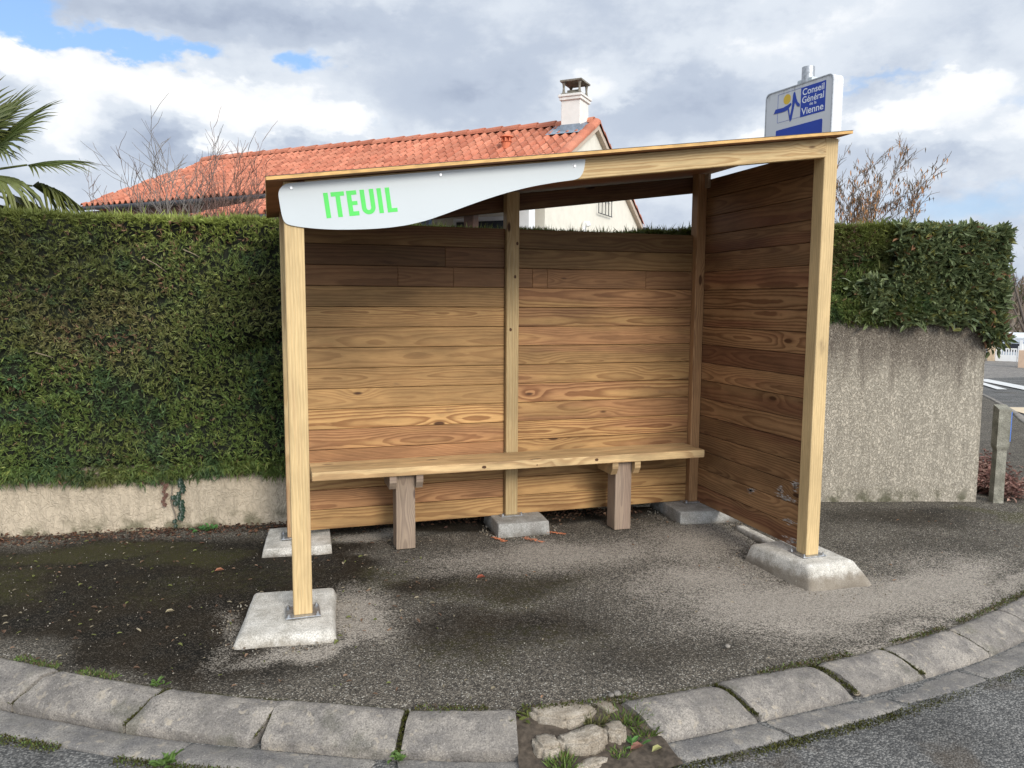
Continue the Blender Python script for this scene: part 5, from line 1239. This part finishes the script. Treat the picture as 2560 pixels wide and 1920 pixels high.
def fbx(m, u, n, z, su, sn, sz, bv=.004): m.box(gb + gx * u + gn * n + Vector((0, 0, z)), (su, sn, sz), GM.to_4x4(), bv)
gate = empty('white_gate', tuple(gb), 'white slatted garden gate across the side street', 'gate'); m = MB(); fbx(m, .36, 0, .22, .70, .04, .42); fbx(m, .36, 0, .69, .70, .04, .05)
for k in range(8): fbx(m, .04 + k * .092, 0, .56, .05, .03, .26)
m.build('leaf', M_white, gate); m = MB(); fbx(m, -.03, 0, .36, .06, .06, .76); fbx(m, .76, 0, .40, .07, .07, .84); m.build('gate_post', M_white, gate)
m = MB(); fbx(m, -.22, .05, .44, .28, .28, .92, .02); fbx(m, -.22, .05, .92, .34, .34, .06, .01)
tag(m.build('gate_pillar', plain('tan_stone', (.55, .42, .28), .9, var=.15, scale=9)), 'tan stone pillar left of the white gate', 'pillar')
fw = empty('garden_wall', tuple(gb + gx * -1.0), 'peach wall topped with white panels left of the gate', 'wall'); m = MB(); fbx(m, -1.5, .0, .29, 2.2, .15, .58); m.build('base', M_tanwall, fw); m = MB(); fbx(m, -1.5, .0, .80, 2.2, .04, .40); m.build('panels', M_white, fw)
fw = empty('garden_wall', (27.1, 18.3, -.87), 'peach wall topped with white panels right of the gate', 'wall'); m = MB(); m.box((27.45, 17.85, -.50), (1.35, .15, .76), GM.to_4x4(), .006); m.build('base', M_tanwall, fw); m = MB(); m.box((27.45, 17.85, .0), (1.35, .05, .24), GM.to_4x4(), .006)
for k in range(3): m.box(Vector((27.45, 17.85, .06)) + gx * (k - 1) * .62, (.10, .10, .38), GM.to_4x4(), .006)
m.build('panels', M_white, fw)
def vehicle(name, loc, rot, L, W, Ht, prof, paint, label, cat, win):
    root = empty(name, loc, label, cat); T = Matrix.Translation(loc) @ Matrix.Rotation(rot, 4, 'Z'); m = MB(); A = T @ Matrix(((1, 0, 0, 0), (0, 0, 1, -W / 2), (0, 1, 0, 0), (0, 0, 0, 1))); m.prism([(x * L, z * Ht) for x, z in prof], A, W); m.build('body', paint, root)
    for pl in win:
        m = MB(); m.prism([(x * L, z * Ht) for x, z in pl], T @ Matrix(((1, 0, 0, 0), (0, 0, 1, -W / 2 - .01), (0, 1, 0, 0), (0, 0, 0, 1))), W + .02); m.build('window', M_glass, root)
    for x in (-.3, .3):
        for s in (-1, 1):
            m = MB(); c = T @ Vector((x * L, s * (W / 2 - .05), .3)); ax = (T.to_3x3() @ Vector((0, .1, 0))); m.tube([c - ax, c + ax], .3, 16); m.build('wheel', M_dark, root)
vehicle('parked_van', (39.9, 29.4, -1.95), .6, 4.6, 1.8, 1.95, [(-.5, .12), (.5, .12), (.5, .5), (.42, .6), (.34, .97), (.30, 1), (-.44, 1), (-.5, .92)], plain('van_white', (.72, .74, .74), .4), 'white van parked behind the white gate', 'van', [[(.22, .6), (.40, .6), (.33, .9), (.22, .9)]])
carp = [(-.5, .18), (.5, .18), (.5, .45), (.46, .55), (.26, .62), (.14, .96), (.08, 1), (-.28, 1), (-.36, .95), (-.46, .62), (-.5, .55)]; carw = [[(.02, .65), (.21, .65), (.12, .92), (.02, .93)], [(-.02, .65), (-.02, .93), (-.28, .93), (-.38, .65)]]
vehicle('parked_car', (39.2, 27.4, -1.70), .7, 4.0, 1.7, 1.42, carp, plain('car_blue', (.03, .04, .07), .3, spec=.5), 'dark blue car parked behind the right garden wall', 'car', carw)
vehicle('parked_car', (33.6, 24.55, -1.52), 2.2, 4.0, 1.7, 1.40, carp, plain('car_silver', (.45, .50, .56), .3, spec=.5), 'silver-blue car parked behind the gate pillar', 'car', carw)
# far wooded slope
xs = np.linspace(0, 1, 90); rows = []
for d in np.linspace(80, 240, 26):
    row = []
    for az in np.radians(np.linspace(38, 80, 90)):
        x, y = d * math.sin(az), d * math.cos(az); q = np.array([[x * .05, y * .05, 0]]); row.append((x, y, -3.0 + (d - 80) * .048 + (fbm(q, 4, 91)[0] - .5) * 4 * min(1, (d - 80) / 40)))
    rows.append(row)
m = MB(); m.grid(rows); tag(m.build('hill', plain('far_hill', (.17, .135, .095), .95, var=.45, scale=.6)), 'brown winter slope at the end of the street', kind='structure')
n = 9000; az = np.radians(RNG.uniform(40, 74, n)); d = RNG.uniform(85, 235, n); P = np.stack([d * np.sin(az), d * np.cos(az), -3.0 + (d - 80) * .048 + RNG.random(n) ** .7 * 4.2 - .5], 1); D = RNG.normal(0, .5, (n, 3)); D[:, 2] = np.abs(D[:, 2]) + .6
C = np.array([.15, .115, .085]) * RNG.uniform(.6, 1.5, (n, 1)); C = np.where(RNG.random((n, 1)) < .12, np.array([.10, .11, .05]), C); V, F, C = blades(P, D, RNG.uniform(1., 2.6, n), .35, C); tag(mesh_np('distant_woods', V, F, M_dead, C), 'brown leafless woods on the far slope', kind='stuff')
shrub('bare_tree', (47.2, 33.2, -2.2), [(45.4, 35.2, 5.6), (47.2, 33.2, 6.2), (48.8, 31.6, 5.4), (45.2, 35.4, 3.2), (49, 31.4, 3.0), (46.2, 34.2, 4.9), (45.4, 35.2, 1.6)], 'tall bare tree at the far right behind the parked cars', 21, rad0=.13, sub=2, cat='tree', curl=.22, mat=plain('tree_bark', (.13, .105, .085), .9))
shrub('bare_tree', (60, 48, -2.4), [(58.6, 49.6, 4.2), (60, 48, 4.8), (61.2, 46.4, 4.4), (57.8, 50.2, 2.8)], 'bare tree behind the white van', 22, rad0=.12, sub=2, cat='tree', curl=.2, mat=plain('tree_bark_far', (.16, .13, .105), .9))

# ------------------------------------------------------------------ sky: blue from the Sky Texture, broken cloud over it
SUN_AZ, SUN_EL = R(166), R(27)
w = bpy.data.worlds.new('World'); scene.world = w; w.use_nodes = True
t = NT(w.node_tree); bg = w.node_tree.nodes['Background']
sky = t.n.new('ShaderNodeTexSky'); sky.sky_type = 'NISHITA'; sky.sun_disc = False; sky.sun_elevation = SUN_EL; sky.sun_rotation = SUN_AZ; sky.air_density = 1.1; sky.dust_density = .6; sky.ozone_density = 2.2
tc = t.n.new('ShaderNodeTexCoord').outputs['Generated']; vec = t.vmath('NORMALIZE', tc); vx, vy, vz = t.sep(vec)
az = t.mul(t.math('ARCTAN2', vx, vy), 57.2958); el = t.mul(t.math('ARCSINE', vz), 57.2958)
sv = t.scale(vec, (1, 1, 1.7))
wn1 = t.noise(sv, 9, 4, .55); wn2 = t.noise(t.vmath('ADD', sv, (5.2, 1.3, 8.8)), 9, 4, .55)
fine1 = t.noise(t.vmath('ADD', sv, (2.2, 3.3, 1.1)), 30, 5, .6); fine2 = t.noise(t.vmath('ADD', sv, (7.2, 9.3, 4.1)), 30, 5, .6)
azw = t.add(az, t.add(t.mul(t.sub(wn1, .5), 9.0), t.mul(t.sub(fine1, .5), 3.6))); elw = t.add(el, t.add(t.mul(t.sub(wn2, .5), 4.4), t.mul(t.sub(fine2, .5), 2.2)))
def blob(a, e, sa, se, wgt, pw=1.0):
    u = t.math('DIVIDE', t.sub(azw, a), sa); v = t.math('DIVIDE', t.sub(elw, e), se); return t.mul(t.math('POWER', 2.718, t.mul(t.add(t.mul(u, u), t.mul(v, v)), -1.0)), wgt)
def total(L):
    s = None
    for b in L: x = blob(*b); s = x if s is None else t.add(s, x)
    return s
holes = total([(-15.5, 17.2, 2.8, 1.8, 1.2), (-12.5, 15.8, 3.0, .85, 1.0), (-7.5, 15.6, 3.4, .65, .95), (3.8, 16.0, 1.8, 1.0, .95), (-3.5, 15.9, 2.0, .6, .6), (41.5, 14.2, 5.0, .5, .55), (47, 6.2, 7.0, 1.6, .6), (-6.5, 8.0, 3.0, .7, .40), (33, 10.2, 4, .5, .35), (8.2, 12.6, 1.2, 1.2, .3), (50.5, 12.6, 2.0, .7, .45), (-16, 9, 2, 1.2, .35), (30, 9.2, 5, .8, .45)])
bgn = t.noise(sv, 2.6, 5, .55)
holes = t.add(holes, t.mul(t.ss(bgn, .60, .75), t.ss(t.math('ABSOLUTE', t.sub(az, 17)), 45, 70)))
cover = t.sub(1.0, t.ss(holes, .22, .85))
white = total([(-14.5, 14.2, 3.0, .9, .55), (-11.0, 13.2, 3.5, 1.3, .55), (-6.5, 13.4, 3.2, 1.5, .50), (-2.0, 12.9, 3.2, 1.5, .45), (2.5, 12.6, 3.4, 1.6, .50), (6.3, 12.6, 1.5, 1.3, .45), (-12.5, 10.6, 1.8, 1.6, .45), (-3.2, 10.2, 2.2, .55, .55), (23.6, 14.6, 2.4, .8, .30), (43.5, 11.8, 3.4, 1.2, .70), (47, 13.2, 2.2, .9, .70), (50.5, 10.6, 3, 1.8, .30), (34.5, 10.8, 4.5, .7, .35), (30, 16.6, 4, 1.6, .18), (38, 17.6, 6, 2.2, .22), (12, 11.5, 2.5, .7, .2), (26, 9.0, 6, 1.2, .25)])
grey = total([(13, 14.6, 4.5, 1.7, .22), (29, 13.6, 5.0, 1.5, .20), (-8, 17.6, 9, 1.0, .22), (4, 18.6, 10, 1.1, .22), (16, 17.2, 6, 1.0, .10), (-7.5, 10.2, 3.0, .9, .28), (47, 9.3, 5.5, .9, .15), (-3, 9.2, 4, .6, .25), (3.5, 10.4, 3.5, .7, .18), (33, 18.6, 3, 1.2, .06)])
wv3 = t.vmath('ADD', sv, t.vmath('SCALE', t.comb(t.sub(fine1, .5), t.sub(fine2, .5), t.sub(wn1, .5)), .09))
def puff(sc):
    n = t.n.new('ShaderNodeTexVoronoi'); n.feature = 'SMOOTH_F1'; n.inputs['Smoothness'].default_value = .35; n.inputs['Scale'].default_value = sc; t.l.new(wv3, n.inputs['Vector']); return t.sub(.45, n.outputs['Distance'])
pf = t.add(t.mul(puff(13), .55), t.mul(puff(31), .35))
tex = t.add(t.mul(t.sub(t.noise(sv, 9, 6, .58), .5), 1.05), t.mul(t.sub(fine1, .5), .25))
W = t.math('ADD', t.add(.50, t.sub(white, t.mul(grey, 1.25))), t.add(t.mul(tex, t.add(.55, t.mul(white, .25))), t.mul(pf, t.add(.12, t.mul(white, .95)))), clamp=True)
ramp = t.n.new('ShaderNodeValToRGB'); cr = ramp.color_ramp; cr.interpolation = 'EASE'
cr.elements[0].position = .0; cr.elements[0].color = (.335, .395, .515, 1); cr.elements[1].position = .98; cr.elements[1].color = (1.0, 1.0, 1.0, 1)
e = cr.elements.new(.34); e.color = (.49, .555, .665, 1); e = cr.elements.new(.62); e.color = (.69, .745, .82, 1); e = cr.elements.new(.82); e.color = (.87, .895, .93, 1)
t.l.new(W, ramp.inputs[0])
sd = (math.sin(SUN_AZ) * math.cos(SUN_EL), math.cos(SUN_AZ) * math.cos(SUN_EL), math.sin(SUN_EL))
dots = t.vmath('DOT_PRODUCT', vec, sd)
boost = t.add(1.0, t.add(t.mul(t.ss(dots, -.05, .9), .9), t.mul(t.ss(dots, .80, 1.0), 1.2)))
zen = t.ss(vz, .36, .8, 1.0, 1.15)
cl = t.vmath('SCALE', ramp.outputs[0], t.mul(t.mul(boost, zen), 10.0))
skyc = t.vmath('SCALE', sky.outputs[0], 1.55)
skyc = t.mix(.5, skyc, (2.7, 4.8, 9.0, 1))
col = t.mix(cover, skyc, cl)
t.l.new(col, bg.inputs['Color']); bg.inputs['Strength'].default_value = .1
w.cycles.sampling_method = 'MANUAL'; w.cycles.sample_map_resolution = 512

sun = bpy.data.lights.new('sun', 'SUN'); sun.energy = 2.3; sun.angle = R(20); sun.color = (1, .93, .83)
so = bpy.data.objects.new('sun', sun); COL.objects.link(so); so.rotation_euler = (Vector(sd)).to_track_quat('Z', 'Y').to_euler()

scene.view_settings.view_transform = 'Standard'; scene.view_settings.look = 'None'; scene.view_settings.exposure = .16; scene.view_settings.gamma = 1
scene.render.engine = 'CYCLES'; scene.cycles.max_bounces = 6; scene.cycles.diffuse_bounces = 4; scene.cycles.transmission_bounces = 2; scene.cycles.use_denoising = True
